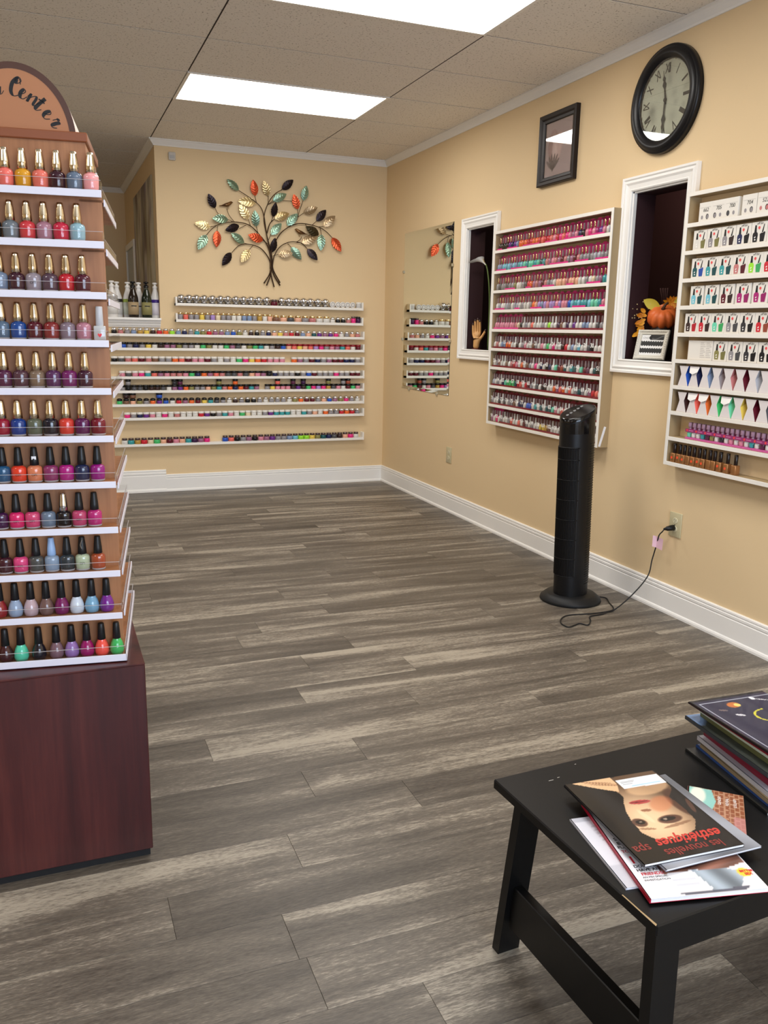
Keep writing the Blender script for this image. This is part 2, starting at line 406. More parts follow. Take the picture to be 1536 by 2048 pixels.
# crown and baseboard
CR = [(0, 0), (0, -.046), (.007, -.046), (.011, -.038), (.026, -.022), (.034, -.010), (.041, -.006), (.041, 0)]
BASE = [(0, 0), (.022, 0), (.022, .010), (.019, .017), (.014, .021), (.0135, .104), (.0105, .107), (.0105, .110), (.0135, .113), (.0135, .123), (.0100, .126), (.0100, .129), (.0125, .132), (.0115, .139), (.006, .142), (0, .142)]
def run(name, p0, p1, nrm, prof, label, e0=0, e1=0, zs=1.):
    """straight moulding from p0 to p1; e0/e1 = -1 shorten with depth (inside corner) or +1 lengthen"""
    p0, p1, nrm = Vector(p0), Vector(p1), Vector(nrm); t = (p1 - p0).normalized()
    q = MB()
    V0 = [p0 + nrm * d + Vector((0, 0, h * zs)) - t * (e0 * d) for d, h in prof]; V1 = [p1 + nrm * d + Vector((0, 0, h * zs)) + t * (e1 * d) for d, h in prof]
    n = len(prof); q.add(V0 + V1, [(k, (k + 1) % n, (k + 1) % n + n, k + n) for k in range(n)] + [tuple(reversed(range(n))), tuple(range(n, 2 * n))])
    return struct(name, q, TRIM, label)
run('trim_1', (XR, YS, ZC), (XR, YB, ZC), (-1, 0, 0), CR, 'white crown moulding along the right wall', 0, -1)
run('trim_2', (XW, YB, ZC), (XR, YB, ZC), (0, -1, 0), CR, 'white crown moulding along the back wall', 1, -1)
run('trim_3', (XW, YB, ZC), (XW, YF, ZC), (-1, 0, 0), CR, 'white crown moulding receding into the passage', 1, -1)
run('trim_4', (XL, YF, ZC), (XW, YF, ZC), (0, -1, 0), CR, 'white crown moulding on the far passage wall', 0, -1)
run('baseboard_right', (XR, YS, 0), (XR, YB, 0), (-1, 0, 0), BASE, 'white baseboard along the right wall', 0, -1)
run('baseboard_back', (XW, YB, 0), (XR, YB, 0), (0, -1, 0), BASE, 'white baseboard under the jar shelves', 0, -1)
run('baseboard_half', (-1.25, YB, 0), (XW, YB, 0), (0, -1, 0), BASE, 'taller white baseboard on the half wall', 0, 0, 1.29)
mb = MB().cbox(-1.25, XW + .002, YB - .06, YB + WT + .07, 1.379, 1.398, .003)
sweep([(( -1.25, YB, 1.379), (0, -1, 0), (0, 0, 1)), ((XW - .002, YB, 1.379), (0, -1, 0), (0, 0, 1))], [(0, 0), (0, -.054), (.010, -.054), (.014, -.044), (.022, -.040), (.030, -.022), (.038, -.018), (.042, 0)], mb)
struct('trim_5', mb, TRIM, 'white moulded ledge capping the half wall')
# passage window on the mural wall
t = thing('window_4', 'pale window with white trim deep in the passage', None, (XW, 9.25, 0)); t['kind'] = 'structure'
wy0, wy1, wz0, wz1 = 8.78 - 9.25, 9.5 - 9.25, .9, 2.09
for (a, b, c, d) in ((wy0 - .06, wy0, wz0, wz1), (wy1, wy1 + .05, wz0, wz1), (wy0 - .06, wy1 + .05, wz1, wz1 + .06), (wy0 - .06, wy1 + .05, wz0 - .06, wz0)):
    MB().cbox(-.02, 0, a, b, c, d, .003).build('casing', TRIM, t)
MB().box(-.006, 0, wy0, wy1, wz0, wz1).build('pane', mat('frosted_pane', rgb(176, 186, 190), .3), t)

# ceiling: slab + tiles, fixtures
TX, TY = 1.219, .6095; GX, GY = .8315, 6.3795
mb = MB().box(XL, XR, YS, YF, ZC + .010, ZC + .06, 1)
tile_x0, tile_y0 = GX - 2 * TX, GY - 7 * TY
mb.box(XL, tile_x0, YS, YF, ZC, ZC + .01); mb.box(tile_x0, XR, YS, tile_y0, ZC, ZC + .01)
ceil = struct('ceiling', mb, [CEIL, mat('tile_joint', rgb(122, 113, 104), .9)], 'suspended ceiling of speckled acoustic tiles')
LIGHTS = [(GX, GY - 2 * TY), (GX, GY - 5 * TY), (GX, GY - 8 * TY), (GX, GY - 11 * TY), (GX - 3 * TX, GY - 2 * TY), (GX - 3 * TX, GY - 6 * TY), (GX - 3 * TX, GY - 10 * TY)]
tm = {}
for ix in range(-2, 2):
    for iy in range(-7, 6):
        x0, y0 = GX + ix * TX, GY + iy * TY
        x1, y1 = min(x0 + TX, XR), min(y0 + TY, YF)
        if y1 - y0 < .03 or any(abs(x0 - a) < .01 and abs(y0 - b) < .01 for a, b in LIGHTS): continue
        if ix >= 0 and y0 > YB - .1: continue
        k = (round(x1 - x0, 3), round(y1 - y0, 3))
        if k not in tm:
            g = .0036; L, W = k
            V = [(g, g, .012), (L - g, g, .012), (L - g, W - g, .012), (g, W - g, .012), (g, g, .001), (L - g, g, .001), (L - g, W - g, .001), (g, W - g, .001),
                 (g + .001, g + .001, 0), (L - g - .001, g + .001, 0), (L - g - .001, W - g - .001, 0), (g + .001, W - g - .001, 0)]
            tm[k] = MB().add(V, [(4, 5, 1, 0), (5, 6, 2, 1), (6, 7, 3, 2), (7, 4, 0, 3)], 1).add(V, [(8, 9, 5, 4), (9, 10, 6, 5), (10, 11, 7, 6), (11, 8, 4, 7), (11, 10, 9, 8)]).mesh('tile', [CEIL, mat('tile_joint')])
        link('tile', tm[k], ceil, (x0, y0, ZC))
DIFF = mat('lit_diffuser', (.9, .9, .9), .5, emit=LIGHT_COLOR[:3], estr=LIGHT_STRENGTH)
names = ['flush fluorescent ceiling panel nearest the back wall', 'flush fluorescent ceiling panel cut by the top of the picture', 'fluorescent ceiling panel above the shop middle', 'fluorescent ceiling panel above the entrance',
         'fluorescent ceiling panel at the far left', 'fluorescent ceiling panel in the left middle', 'fluorescent ceiling panel at the near left']
for (x, y), nm in zip(LIGHTS, names):
    t = thing('ceiling_light', nm, 'ceiling light', (x, y, ZC), group='fluorescent ceiling panels')
    q = MB(); f = .018
    for (a, b, c, d) in ((0, TX, 0, f), (0, TX, TY - f, TY), (0, f, f, TY - f), (TX - f, TX, f, TY - f)): q.box(a, b, c, d, -.004, .008)
    q.build('frame', WHITE, t)
    MB().add([(f, f, -.001), (TX - f, f, -.001), (TX - f, TY - f, -.001), (f, TY - f, -.001)], [(3, 2, 1, 0)]).build('diffuser', DIFF, t)

# ================================================================== BACK WALL SHELVES AND JARS
SHELF_Z = [1.497, 1.371, 1.254, 1.146, 1.037, .923, .813, .705, .596, .385]       # underside of each ledge
SH_T = .021; SH_D = .066
RNAME = ['top', 'second', 'third', 'fourth', 'fifth', 'sixth', 'seventh', 'eighth', 'ninth', 'lowest']
for i, z in enumerate(SHELF_Z):
    x0, x1 = (.972 if i < 2 else .30), (2.552 if i < 2 else 2.563 + .001 * i)
    t = thing('wall_shelf', f'white ledge shelf full of jars, {RNAME[i]} of ten on the back wall', 'shelf', (x0, YB, z), group='ledge shelves on the back wall')
    MB().cbox(0, x1 - x0, -SH_D, 0, 0, SH_T, .0015).build('board', WHITE, t)
    for a in (0, x1 - x0 - .014): MB().cbox(a, a + .014, -SH_D - .001, 0, -.001, .068, .0015).build('end_cap', WHITE, t)

# jar meshes: body (slot 0 object colour), lid child
def ring(pr, seg, material, name): return MB().lathe(pr, seg).mesh(name, material)
JAR = {
 'flat': (ring([(.021, 0), (.0235, .002), (.0235, .024), (.022, .026)], 14, OBJG, 'jar_body'), [(.0245, .026), (.0255, .027), (.0255, .041), (.024, .0425)]),
 'tall': (ring([(.017, 0), (.0195, .002), (.0195, .036), (.017, .039)], 14, OBJG, 'jar_body'), [(.019, .039), (.020, .040), (.020, .052), (.018, .054)]),
 'dome': (ring([(.018, 0), (.0205, .002), (.0205, .022), (.018, .025)], 14, OBJG, 'jar_body'), [(.019, .025), (.0205, .0265), (.0205, .037), (.015, .043), (.005, .0455)]),
 'wide': (ring([(.026, 0), (.029, .002), (.029, .026), (.026, .031)], 14, OBJG, 'jar_body'), [(.0235, .031), (.0245, .032), (.0245, .047), (.023, .0485)]),
}
RED = mat('red_lid', rgb(140, 18, 34), .3)
LIDM = {'black': mat('black_lid', rgb(18, 17, 18), .35), 'white': mat('white_lid', rgb(238, 234, 226), .35), 'red': RED, 'gold': GOLD, 'chrome': CHROME, 'clear': mat('smoky_lid', rgb(96, 80, 78), .12, .5)}
LIDS = {(k, l): ring(v[1], 14, LIDM[l], 'lid') for k, v in JAR.items() for l in LIDM}
def jar(kind, lid, code, x, z, label, group, dy=0.):
    o = link('powder_jar', JAR[kind][0], None, (x, YB - .038 + dy, z), col=pc(code)); tag(o, label, 'jar', group)
    link('lid', LIDS[(kind, lid)], o)
    return o
def px_x(px): return onB(px, 720, .04).x
# row strings: (lid, codes) segments laid left to right from x0 to x1 ('_' = gap)
ROWS = {
 2: ('dome', .475, 2.535, [('chrome', 'kdgsYyNrolsBgtirmmsbiwNkgBhydrRshTumuPwghd')]),
 3: ('flat', .445, 2.54, [('black', 'NNbgBgywNmmiggweiwwemGwietwgNb'), ('red', 'hcyhcvPgpmtcwR')]),
 4: ('flat', .465, 2.54, [('white', 'kGdcRdnggocRppRgwgweP'), ('white', 'yorppp_omgRBgmRRBBg')]),
 5: ('flat', .52, 2.54, [('white', 'pGpPt'), ('black', 'cmpddpeBomcdGGdGhpmk'), ('white', 'BgggkgbRgggPggRR')]),
 6: ('flat', .475, 2.54, [('black', 'pgkGGkNNGwmuoigghitdoBoRtm_gypppNuNePvPYGpwRep')]),
 7: ('dome', .49, 2.54, [('black', 'enhigoubwrmoRytGg'), ('chrome', 'wNgkkgwgggwioRRghbmiPgw')]),
 8: ('flat', .545, 2.54, [('white', 'PgBupwPwdwwwrukgtpweWwwgutttwwtghwo'), ('chrome', 'ggrorg')]),
 9: ('wide', .515, 2.53, [('clear', 'wtYrWehRphtUmP__bckgmkpmuggsallyiTBGNhPw')]),
}
STACK = {6: [(252, 'g'), (343, 'K'), (355, 'x'), (436, 'i'), (469, 'o'), (555, 'c'), (585, 'x'), (606, 'U'), (656, 'i'), (686, 'g'), (697, 'f')], 7: [(242, 'N'), (254, 'n'), (313, 'b')]}
for r, (kind, xa, xb, segs) in ROWS.items():
    seq = [(l, c) for l, s in segs for c in s]; n = len(seq); step = (xb - xa) / n
    zt = SHELF_Z[r] + SH_T; R_ = {'flat': .0255, 'dome': .0205, 'tall': .02, 'wide': .029}[kind]
    sc_ = min(1., (step - .0012) / (2 * R_))
    cnt = 0
    for i, (l, c) in enumerate(seq):
        if c == '_': continue
        x = xa + (i + .5) * step
        o = jar(kind, l, c, x, zt, f"{pn(c)} powder jar with {'silver' if l == 'chrome' else 'smoky' if l == 'clear' else l} lid, {nth(cnt)} from left on {RNAME[r]} wall shelf", f'powder jars on the {RNAME[r]} wall shelf')
        o.scale = (sc_, sc_, 1); cnt += 1
    li = -1
    for k, (p, c) in enumerate(STACK.get(r, [])):
        x = px_x(p); i = max(round((x - xa) / step - .5), li + 1); li = i; x = xa + (i + .5) * step
        o = jar('flat', 'black', c, x, zt + (.0425 if kind == 'flat' else .0455), f"{pn(c)} jar stacked on another jar, {nth(k)} stacked jar from left, {RNAME[r]} wall shelf", 'stacked powder jars'); o.scale = (sc_, sc_, 1)
# second shelf: gold-lidded tall jars, then mixed
zt = SHELF_Z[1] + SH_T; x = .988 + .022
seq = [('tall', 'gold', c) for c in 'gcggygvWggwwssgYwh'] + [('wide', 'gold', c) for c in 'nhGhgdww'] + [('dome', 'chrome', c) for c in 'wkkd'] + [('tall', 'clear', 'P'), ('tall', 'black', 'U')]
wd = {'tall': .0415, 'wide': .0605, 'dome': .046}
tot = sum(wd[k] for k, _, _ in seq); f = (2.535 - .988) / tot
x = .988
for i, (k, l, c) in enumerate(seq):
    st = wd[k] * f; o = jar(k, l, c, x + st / 2, zt, f"{pn(c)} glitter jar with {'silver' if l == 'chrome' else 'smoky' if l == 'clear' else l} lid, {nth(i)} from left on second wall shelf", 'glitter jars on the second wall shelf')
    s_ = min(1, (st - .001) / (2 * {'tall': .02, 'wide': .029, 'dome': .0205}[k])); o.scale = (s_, s_, 1); x += st
# top shelf: mirror-finish domed jars, one maroon jar, white round pots on their sides
zt = SHELF_Z[0] + SH_T
ball = MB().lathe([(.021, 0), (.023, .002), (.016, .009), (.014, .014), (.022, .019), (.028, .027), (.031, .037), (.031, .045), (.027, .056), (.019, .064), (.008, .0685), (.001, .069)], 20).mesh('dome', CHROME)
foot = MB().lathe([(.0255, 0), (.026, .0015), (.024, .006), (.020, .007)], 16).mesh('base', mat('smoky_glass', rgb(70, 66, 66), .1, .4))
bpx = [366, 381.5, 396, 411.5, 427.5, 443.5, 458, 474, 489, 504, 519, 535] + [564, 578.5, 593, 607.5, 621, 636, 650.5]
for i, p in enumerate(bpx):
    o = link('chrome_jar', ball, None, (px_x(p), YB - .036, zt)); tag(o, f'mirror-silver domed jar, {nth(i)} silver jar from left on the top wall shelf', 'jar', 'silver domed jars'); link('base', foot, o)
    o.scale = (1.06, 1.06, 1.04)
jar('wide', 'clear', 'R', px_x(549.5), zt, 'squat maroon jar between the silver domed jars on top shelf', 'other jars on the top wall shelf')
pot = MB().lathe([(.0215, 0), (.0235, .002), (.0235, .034), (.0215, .036)], 18).mesh('white_pot', mat('white_pot', rgb(236, 232, 226), .4))
potr = MB().lathe([(.016, .0362), (.017, .0366), (.0135, .0366), (.0125, .0362)], 18, cap=False).mesh('printed_ring', mat('grey_print', rgb(150, 148, 148), .5))
glyph = text_mesh('S', .018, mat('grey_print', rgb(150, 148, 148), .5))
for i, p in enumerate((664, 674.5, 684, 693.5, 703.5)):
    o = link('white_pot', pot, None, M=frame((1, 0, 0), (0, 0, 1), (0, -1, 0), (px_x(p), YB - .020, zt + .0236))); tag(o, f'white round pot lying face out, {nth(i)} of five on top shelf', 'jar', 'white pots on the top wall shelf')
    link('printed_ring', potr, o); link('printed_letter', glyph, o, (0, 0, .0366))
o = tag(MB().lathe([(.02, 0), (.022, .002), (.022, .042), (.020, .044)], 16).build('white_tub', mat('pale_tub', rgb(205, 202, 198), .35), None, (px_x(716), YB - .036, zt)), 'plain white tub at the right end of top shelf', 'jar', None)
MB().lathe([(.0228, .034), (.0232, .035), (.0232, .046), (.0215, .048)], 16).build('lid', LIDM['white'], o)

# ================================================================== METAL TREE WALL ART
TM = mat('bronze_wire', rgb(66, 48, 34), .35, .8)
def tp(x, y, o=.02):
    p = onB(370 + x * .21484, 340 + y * .21484, o); return Vector((p.x, YB - o, p.z))
c0 = tp(800, 900, 0.0); art = thing('metal_tree', 'metal tree wall sculpture with coloured embossed leaves and two birds', 'wall art', c0)
def smooth(pts, n=6):
    P = [Vector(p) for p in pts]; Q = []
    P = [P[0] * 2 - P[1]] + P + [P[-1] * 2 - P[-2]]
    for i in range(1, len(P) - 2):
        a, b, c, d = P[i - 1:i + 3]
        for k in range(n):
            t = k / n
            Q.append(.5 * ((2 * b) + (c - a) * t + (2 * a - 5 * b + 4 * c - d) * t * t + (3 * b - a - 3 * c + d) * t ** 3))
    return Q + [P[-2]]
BR = [[(735, 1055), (790, 960), (795, 870), (760, 790), (690, 720), (580, 690), (500, 705), (435, 770)],
      [(760, 1075), (800, 960), (800, 840), (770, 710), (690, 600), (600, 515), (480, 485), (350, 495), (260, 540), (200, 605)],
      [(830, 1090), (800, 960), (798, 800), (760, 600), (735, 430), (700, 340), (620, 270), (500, 190)],
      [(885, 1075), (818, 950), (808, 800), (765, 620), (735, 450), (770, 320), (830, 230), (905, 180)],
      [(885, 1050), (822, 930), (820, 850), (840, 780), (890, 710), (980, 670), (1080, 680), (1140, 735)],
      [(795, 920), (803, 760), (850, 650), (910, 570), (1010, 510), (1110, 500), (1240, 530), (1310, 570), (1370, 630)],
      [(762, 590), (790, 500), (835, 455)]]
TW = [[(650, 240), (665, 300)], [(775, 240), (775, 320)], [(1100, 285), (1060, 400), (1045, 460), (990, 520)], [(1050, 365), (1050, 440)], [(1105, 400), (1055, 435)], [(590, 460), (612, 525)], [(665, 525), (680, 585)],
      [(820, 285), (775, 320)], [(1000, 290), (870, 285), (775, 320)], [(820, 435), (800, 485)], [(280, 355), (312, 410), (400, 470)], [(390, 360), (410, 420), (460, 483)], [(235, 530), (300, 515)], [(300, 565), (305, 520)],
      [(505, 545), (570, 512)], [(550, 680), (585, 690)], [(725, 655), (775, 690)], [(600, 740), (635, 700)], [(870, 785), (818, 800)], [(990, 720), (955, 682)], [(1090, 680), (1040, 675)], [(1085, 618), (1075, 645), (1035, 672)],
      [(1120, 505), (1150, 545)], [(1225, 475), (1185, 512)], [(1290, 525), (1240, 530)], [(1270, 600), (1260, 540)], [(800, 600), (778, 650)], [(810, 765), (800, 810)], [(400, 460), (450, 483)], [(905, 180), (895, 190)]]
for i, b in enumerate(BR):
    pts = smooth([tp(*q, .02 + .004 * (i % 3)) - c0 for q in b]); MB().tube(pts, [.0055 - .003 * k / len(pts) for k in range(len(pts))], 6).build('branch', TM, art)
for b in TW: MB().tube(smooth([tp(*q, .022) - c0 for q in b], 4), .0022, 5).build('twig', TM, art)
LC = {'g': rgb(140, 168, 146), 'r': rgb(214, 92, 58), 'o': rgb(196, 172, 124), 'y': rgb(232, 210, 156), 'd': rgb(50, 42, 46), 'p': rgb(182, 158, 124), 'b': rgb(70, 62, 44)}
LEAF = [(395, 90, 500, 190, 'g'), (635, 95, 655, 240, 'r'), (735, 105, 775, 240, 'o'), (1005, 95, 905, 180, 'd'), (1130, 150, 1100, 285, 'g'), (220, 225, 280, 355, 'd'), (500, 290, 660, 305, 'y'), (510, 325, 590, 460, 'y'),
        (650, 380, 665, 525, 'g'), (940, 225, 820, 285, 'g'), (1015, 230, 1050, 365, 'r'), (845, 305, 820, 435, 'd'), (965, 405, 835, 455, 'o'), (1045, 410, 950, 515, 'g'), (1230, 350, 1105, 400, 'p'), (1310, 375, 1225, 475, 'd'),
        (1395, 430, 1290, 525, 'p'), (260, 450, 400, 460, 'g'), (95, 495, 235, 530, 'y'), (380, 560, 505, 520, 'd'), (125, 735, 200, 605, 'g'), (295, 715, 300, 565, 'r'), (435, 590, 550, 680, 'g'), (595, 605, 725, 655, 'r'),
        (895, 500, 800, 600, 'g'), (840, 635, 810, 765, 'd'), (1130, 530, 1245, 605, 'b'), (1225, 615, 1090, 680, 'p'), (1265, 745, 1270, 600, 'g'), (1450, 755, 1370, 630, 'r'), (350, 885, 430, 770, 'd'), (525, 855, 600, 740, 'o'),
        (1000, 775, 870, 785, 'p'), (1080, 830, 990, 720, 'g'), (1230, 835, 1140, 735, 'd')]
def leaf_mesh():
    """unit leaf along +x from 0 to 1, pinched along the midrib, with diagonal vein ridges"""
    nu, nv = 25, 11; V = []; F = []
    for i in range(nu):
        u = i / (nu - 1); wv = .26 * (math.sin(math.pi * u ** .85) ** .8 if 0 < u < 1 else 0)
        for j in range(nv):
            v = j / (nv - 1) * 2 - 1
            z = .05 * (1 - abs(v)) * math.sin(math.pi * u) + .030 * math.cos((u * 6 - abs(v) * 1.3) * 2 * math.pi) * min(1, abs(v) * 3) * math.sin(math.pi * u)
            V.append((u, v * wv, z + .03 * math.sin(math.pi * u)))
    for i in range(nu - 1):
        for j in range(nv - 1): a = i * nv + j; F.append((a, a + nv, a + nv + 1, a + 1))
    q = MB().add(V, F, smooth=True)
    q.add([(x, y, z - .02) for x, y, z in V], [tuple(reversed(f)) for f in F], smooth=True)
    return q.mesh('leaf', mat('leaf_metal', rough=.32, metal=.8, objcol=True))
lm = leaf_mesh()
for k, (tx, ty, bx, by, c) in enumerate(LEAF):
    B_ = tp(bx, by, .026); T_ = tp(tx, ty, .030 + .01 * ((k * 7) % 3)); d = T_ - B_; L_ = d.length; u = d.normalized()
    n_ = Vector((0, -1, 0)); n_ = (n_ - u * n_.dot(u)).normalized()
    tilt = ((k * 37) % 11 - 5) * .06; v = n_.cross(u); n2 = (n_ * math.cos(tilt) + v * math.sin(tilt)); v = n2.cross(u)
    M = frame(u, v, n2, B_ - c0) @ Matrix.Diagonal((L_ * 1.04, L_ * 1.04, L_, 1))
    link('leaf', lm, art, M=M, col=LC[c])
def bird(cx, cy, flip):
    q = MB(); S = .0155; f = -1 if flip else 1
    body = [(-3.9, .0, -.55, .18), (-2.6, 0, -.35, .3), (-1.5, 0, -.1, .62), (-.4, 0, .1, .95), (.7, 0, .45, 1.0), (1.5, 0, .95, .8), (2.0, 0, 1.35, .72), (2.5, 0, 1.55, .55), (2.9, 0, 1.5, .2), (3.3, 0, 1.4, .04)]
    q.tube([Vector((f * a * S, b * S, c * S)) for a, b, c, r in body], [r * S for *_, r in body], 10)
    q.tube([(f * .2 * S, 0, -.8 * S), (f * .3 * S, 0, -2. * S)], .0016, 5); q.tube([(f * .9 * S, 0, -.5 * S), (f * .8 * S, 0, -2. * S)], .0016, 5)
    p = tp(cx, cy, .026) - c0
    b = q.build('bird', mat('bird_metal', rgb(128, 94, 58), .35, .7), art, p)
    MB().add([(f * -3. * S, -.5 * S, -.4 * S), (f * -.9 * S, -1.0 * S, -.35 * S), (f * .9 * S, -1.02 * S, .35 * S), (f * -.6 * S, -1.0 * S, .65 * S)], [(0, 1, 2, 3)]).build('wing', mat('bird_wing', rgb(84, 58, 38), .4, .7), b)
bird(390, 328, False); bird(1075, 585, True)

# ledge bottles, sensor, mural
def pump_bottle(px, dy, kind, label):
    dark = kind == 'dark'
    p = on_axis(1, YB + dy, px, 636); z = 1.398
    t = thing('pump_bottle', label, 'bottle', (p.x, YB + dy, z), group='pump bottles on the half wall ledge')
    bm_ = {'dark': mat('dark_bottle', rgb(34, 24, 18), .12), 'green': mat('dark_green_bottle', rgb(26, 34, 22), .12)}.get(kind, mat('white_bottle', rgb(235, 232, 228), .3))
    MB().lathe([(.036, 0), (.0385, .003), (.0395, .13), (.037, .155), (.028, .185), (.020, .208), (.0165, .222), (.016, .232)], 20).build('bottle_body', bm_, t)
    cap_m = BLACKG if kind in ('dark', 'green') else mat('white_cap', rgb(238, 236, 232), .35)
    MB().lathe([(.019, .230), (.020, .232), (.0185, .246), (.010, .249), (.0085, .258), (.019, .262), (.021, .268), (.019, .273), (.008, .275)], 16).build('pump', cap_m, t)
    lc = {'dark': rgb(168, 146, 112), 'green': rgb(142, 136, 88), 'purple': rgb(228, 222, 232), 'lime': rgb(226, 230, 212), 'white': rgb(230, 228, 224), 'black': rgb(222, 218, 214)}[kind]
    MB().lathe([(.0390, .022), (.0401, .022), (.0401, .118), (.0390, .118)], 20, cap=False).build('paper_label', mat(f'label_{kind}', lc, .5), t)
    band = {'purple': rgb(62, 34, 128), 'lime': rgb(170, 190, 90), 'black': rgb(40, 36, 36)}.get(kind)
    if band: MB().lathe([(.0404, .118), (.0406, .119), (.0400, .142), (.0390, .142)], 20, cap=False).build('label_band', mat(f'band_{kind}', band, .4), t)
    else: MB().box(-.020, .020, -.0412, -.0395, .085, .092).build('printed_line', INK, t)
pump_bottle(236, .125, 'black', 'white pump bottle with a black band, leftmost on the ledge')
pump_bottle(257.5, .125, 'lime', 'white pump bottle with a pale green band on the ledge')
pump_bottle(279.5, .125, 'white', 'plain white pump bottle between the two dark bottles')
pump_bottle(312, .085, 'purple', 'white pump bottle with a purple band at the ledge end')
pump_bottle(268, -.005, 'dark', 'dark brown pump bottle with tan label on the ledge')
pump_bottle(294.5, -.005, 'green', 'dark green pump bottle with olive label on the ledge')
pump_bottle(226, -.005, 'white', 'white labelled pump bottle half hidden behind the polish tower')
t = thing('motion_sensor', 'small white alarm sensor high on the back wall', 'sensor', M=FB(.989, 2.612))
MB().cbox(-.027, .027, -.030, .030, 0, .028, .008, seg=2).build('housing', mat('sensor_grey', rgb(200, 196, 190), .4), t)
MB().cbox(-.017, .017, -.020, .006, .026, .030, .003).build('lens', mat('sensor_lens', rgb(170, 168, 166), .3), t)
def mural(u, v):
    rs = np.random.RandomState(5); c = np.ones(u.shape + (3,)) * np.array([.78, .74, .64])
    for k in range(70):
        x0, wd_, y1 = rs.rand(), .02 + .05 * rs.rand(), rs.rand(); ln = .15 + .4 * rs.rand()
        col = np.array([[.44, .39, .34], [.68, .66, .60], [.82, .80, .73], [.40, .29, .27], [.60, .55, .40], [.50, .45, .50]][rs.randint(6)])
        a = np.exp(-((u - x0 + .02 * np.sin(v * 20 + k)) / wd_) ** 2) * np.clip((v - y1) * 14, 0, 1) * np.clip((y1 + ln - v) * 10, 0, 1) * .75
        c = c * (1 - a[..., None]) + col * a[..., None]
    return c
t = thing('abstract_mural', 'abstract grey and brown streaked painting on the passage wall', 'painting', M=frame((0, -1, 0), (0, 0, 1), (-1, 0, 0), (XW - .0005, 8.62, .95)))
MB().box(0, 1.42, 0, 1.55, 0, .012).build('canvas_edge', mat('canvas', rgb(170, 158, 130), .8), t)
link('painted_face', print_mesh('painted_face', 1.42, 1.55, 110, 90, mural, attr_mat('print_matte', .7)), t, (0, 0, .0125))

# ================================================================== RIGHT WALL: mirror, picture, clock, outlets
my0, my1, mz0, mz1 = 5.685, 6.585, .868, 2.106
t = thing('wall_mirror', 'tall frameless wall mirror reflecting the tree and jar shelves', 'mirror', M=FR(my1, mz0))
W_, H_ = my1 - my0, mz1 - mz0; b_ = .022
q = MB().add([(0, 0, .004), (W_, 0, .004), (W_, H_, .004), (0, H_, .004), (b_, b_, .0062), (W_ - b_, b_, .0062), (W_ - b_, H_ - b_, .0062), (b_, H_ - b_, .0062)],
             [(4, 5, 6, 7), (0, 1, 5, 4), (1, 2, 6, 5), (2, 3, 7, 6), (3, 0, 4, 7)])
q.build('mirror_glass', mat('mirror_silver', rgb(232, 236, 230), .0, 1.), t)
MB().box(0, W_, 0, H_, 0, .0039).build('backing', mat('mirror_edge', rgb(40, 46, 42), .3), t)
for (a, b) in ((.16, -.004), (W_ - .2, -.004), (-.004, .40), (W_ + .004, .40), (-.004, H_ - .3), (W_ + .004, H_ - .3)):
    MB().cbox(a - .011, a + .011, b - .011, b + .011, 0, .012, .003).build('clip', mat('clear_clip', rgb(170, 160, 135), .2), t)

# framed picture
py0, py1, pz0, pz1 = 4.178, 4.550, 2.172, 2.558
t = thing('framed_picture', 'dark framed flower print hung left of the clock', 'picture', M=FR(py1, pz0))
W_, H_ = py1 - py0, pz1 - pz0; FB_ = [(0, 0), (0, .026), (.006, .030), (.022, .026), (.030, .018), (.044, .016), (.048, .010), (.048, 0)]
DKW = mat('dark_frame', rgb(28, 20, 19), .4, spec=.35)
cs = [((0, 0), (1, 1)), ((W_, 0), (-1, 1)), ((W_, H_), (-1, -1)), ((0, H_), (1, -1))]
for k in range(4):
    q = MB(); P = []
    for (c, s_) in (cs[k], cs[(k + 1) % 4]): P.append(((c[0], c[1], 0), (s_[0], s_[1], 0), (0, 0, 1)))
    sweep(P, FB_, q).build('frame_rail', DKW, t)
def flower(u, v):
    c = np.ones(u.shape + (3,)) * np.array([.74, .66, .66])
    def blob(x, y, a, b, rot, col, al=.8):
        nonlocal c
        X = (u - x) * math.cos(rot) + (v - y) * math.sin(rot); Y = -(u - x) * math.sin(rot) + (v - y) * math.cos(rot)
        d = (X / a) ** 2 + (Y / b) ** 2; m_ = np.clip((1 - d) * 4, 0, 1) * al; sh = np.clip(1 - d, 0, 1)[..., None] * .12
        c = c * (1 - m_[..., None]) + (np.array(col) + sh) * m_[..., None]
    blob(.32, .55, .20, .33, .15, (.66, .52, .51)); blob(.48, .52, .15, .30, -.25, (.80, .68, .66)); blob(.25, .45, .13, .24, .5, (.58, .45, .44)); blob(.36, .48, .11, .26, 0, (.84, .74, .72)); blob(.6, .66, .16, .05, .3, (.45, .37, .36), .6)
    for a, L_ in ((-.9, .3), (-.5, .34), (-.15, .36), (.2, .34), (.55, .36), (.9, .3)):
        blob(.30 + .16 * math.sin(a), .16 + .10 * math.cos(a), .035, L_ * .5, -a, (.25, .20, .20), .75)
    return c
link('print', print_mesh('print', W_ - .09, H_ - .09, 60, 60, flower, attr_mat('print_matte', .7)), t, (.045, .045, .006))
MB().box(.046, W_ - .046, .046, H_ - .046, .010, .0105).build('glass', thin_glass('picture_glass', (.97, .97, .97), 2.2, .0), t)

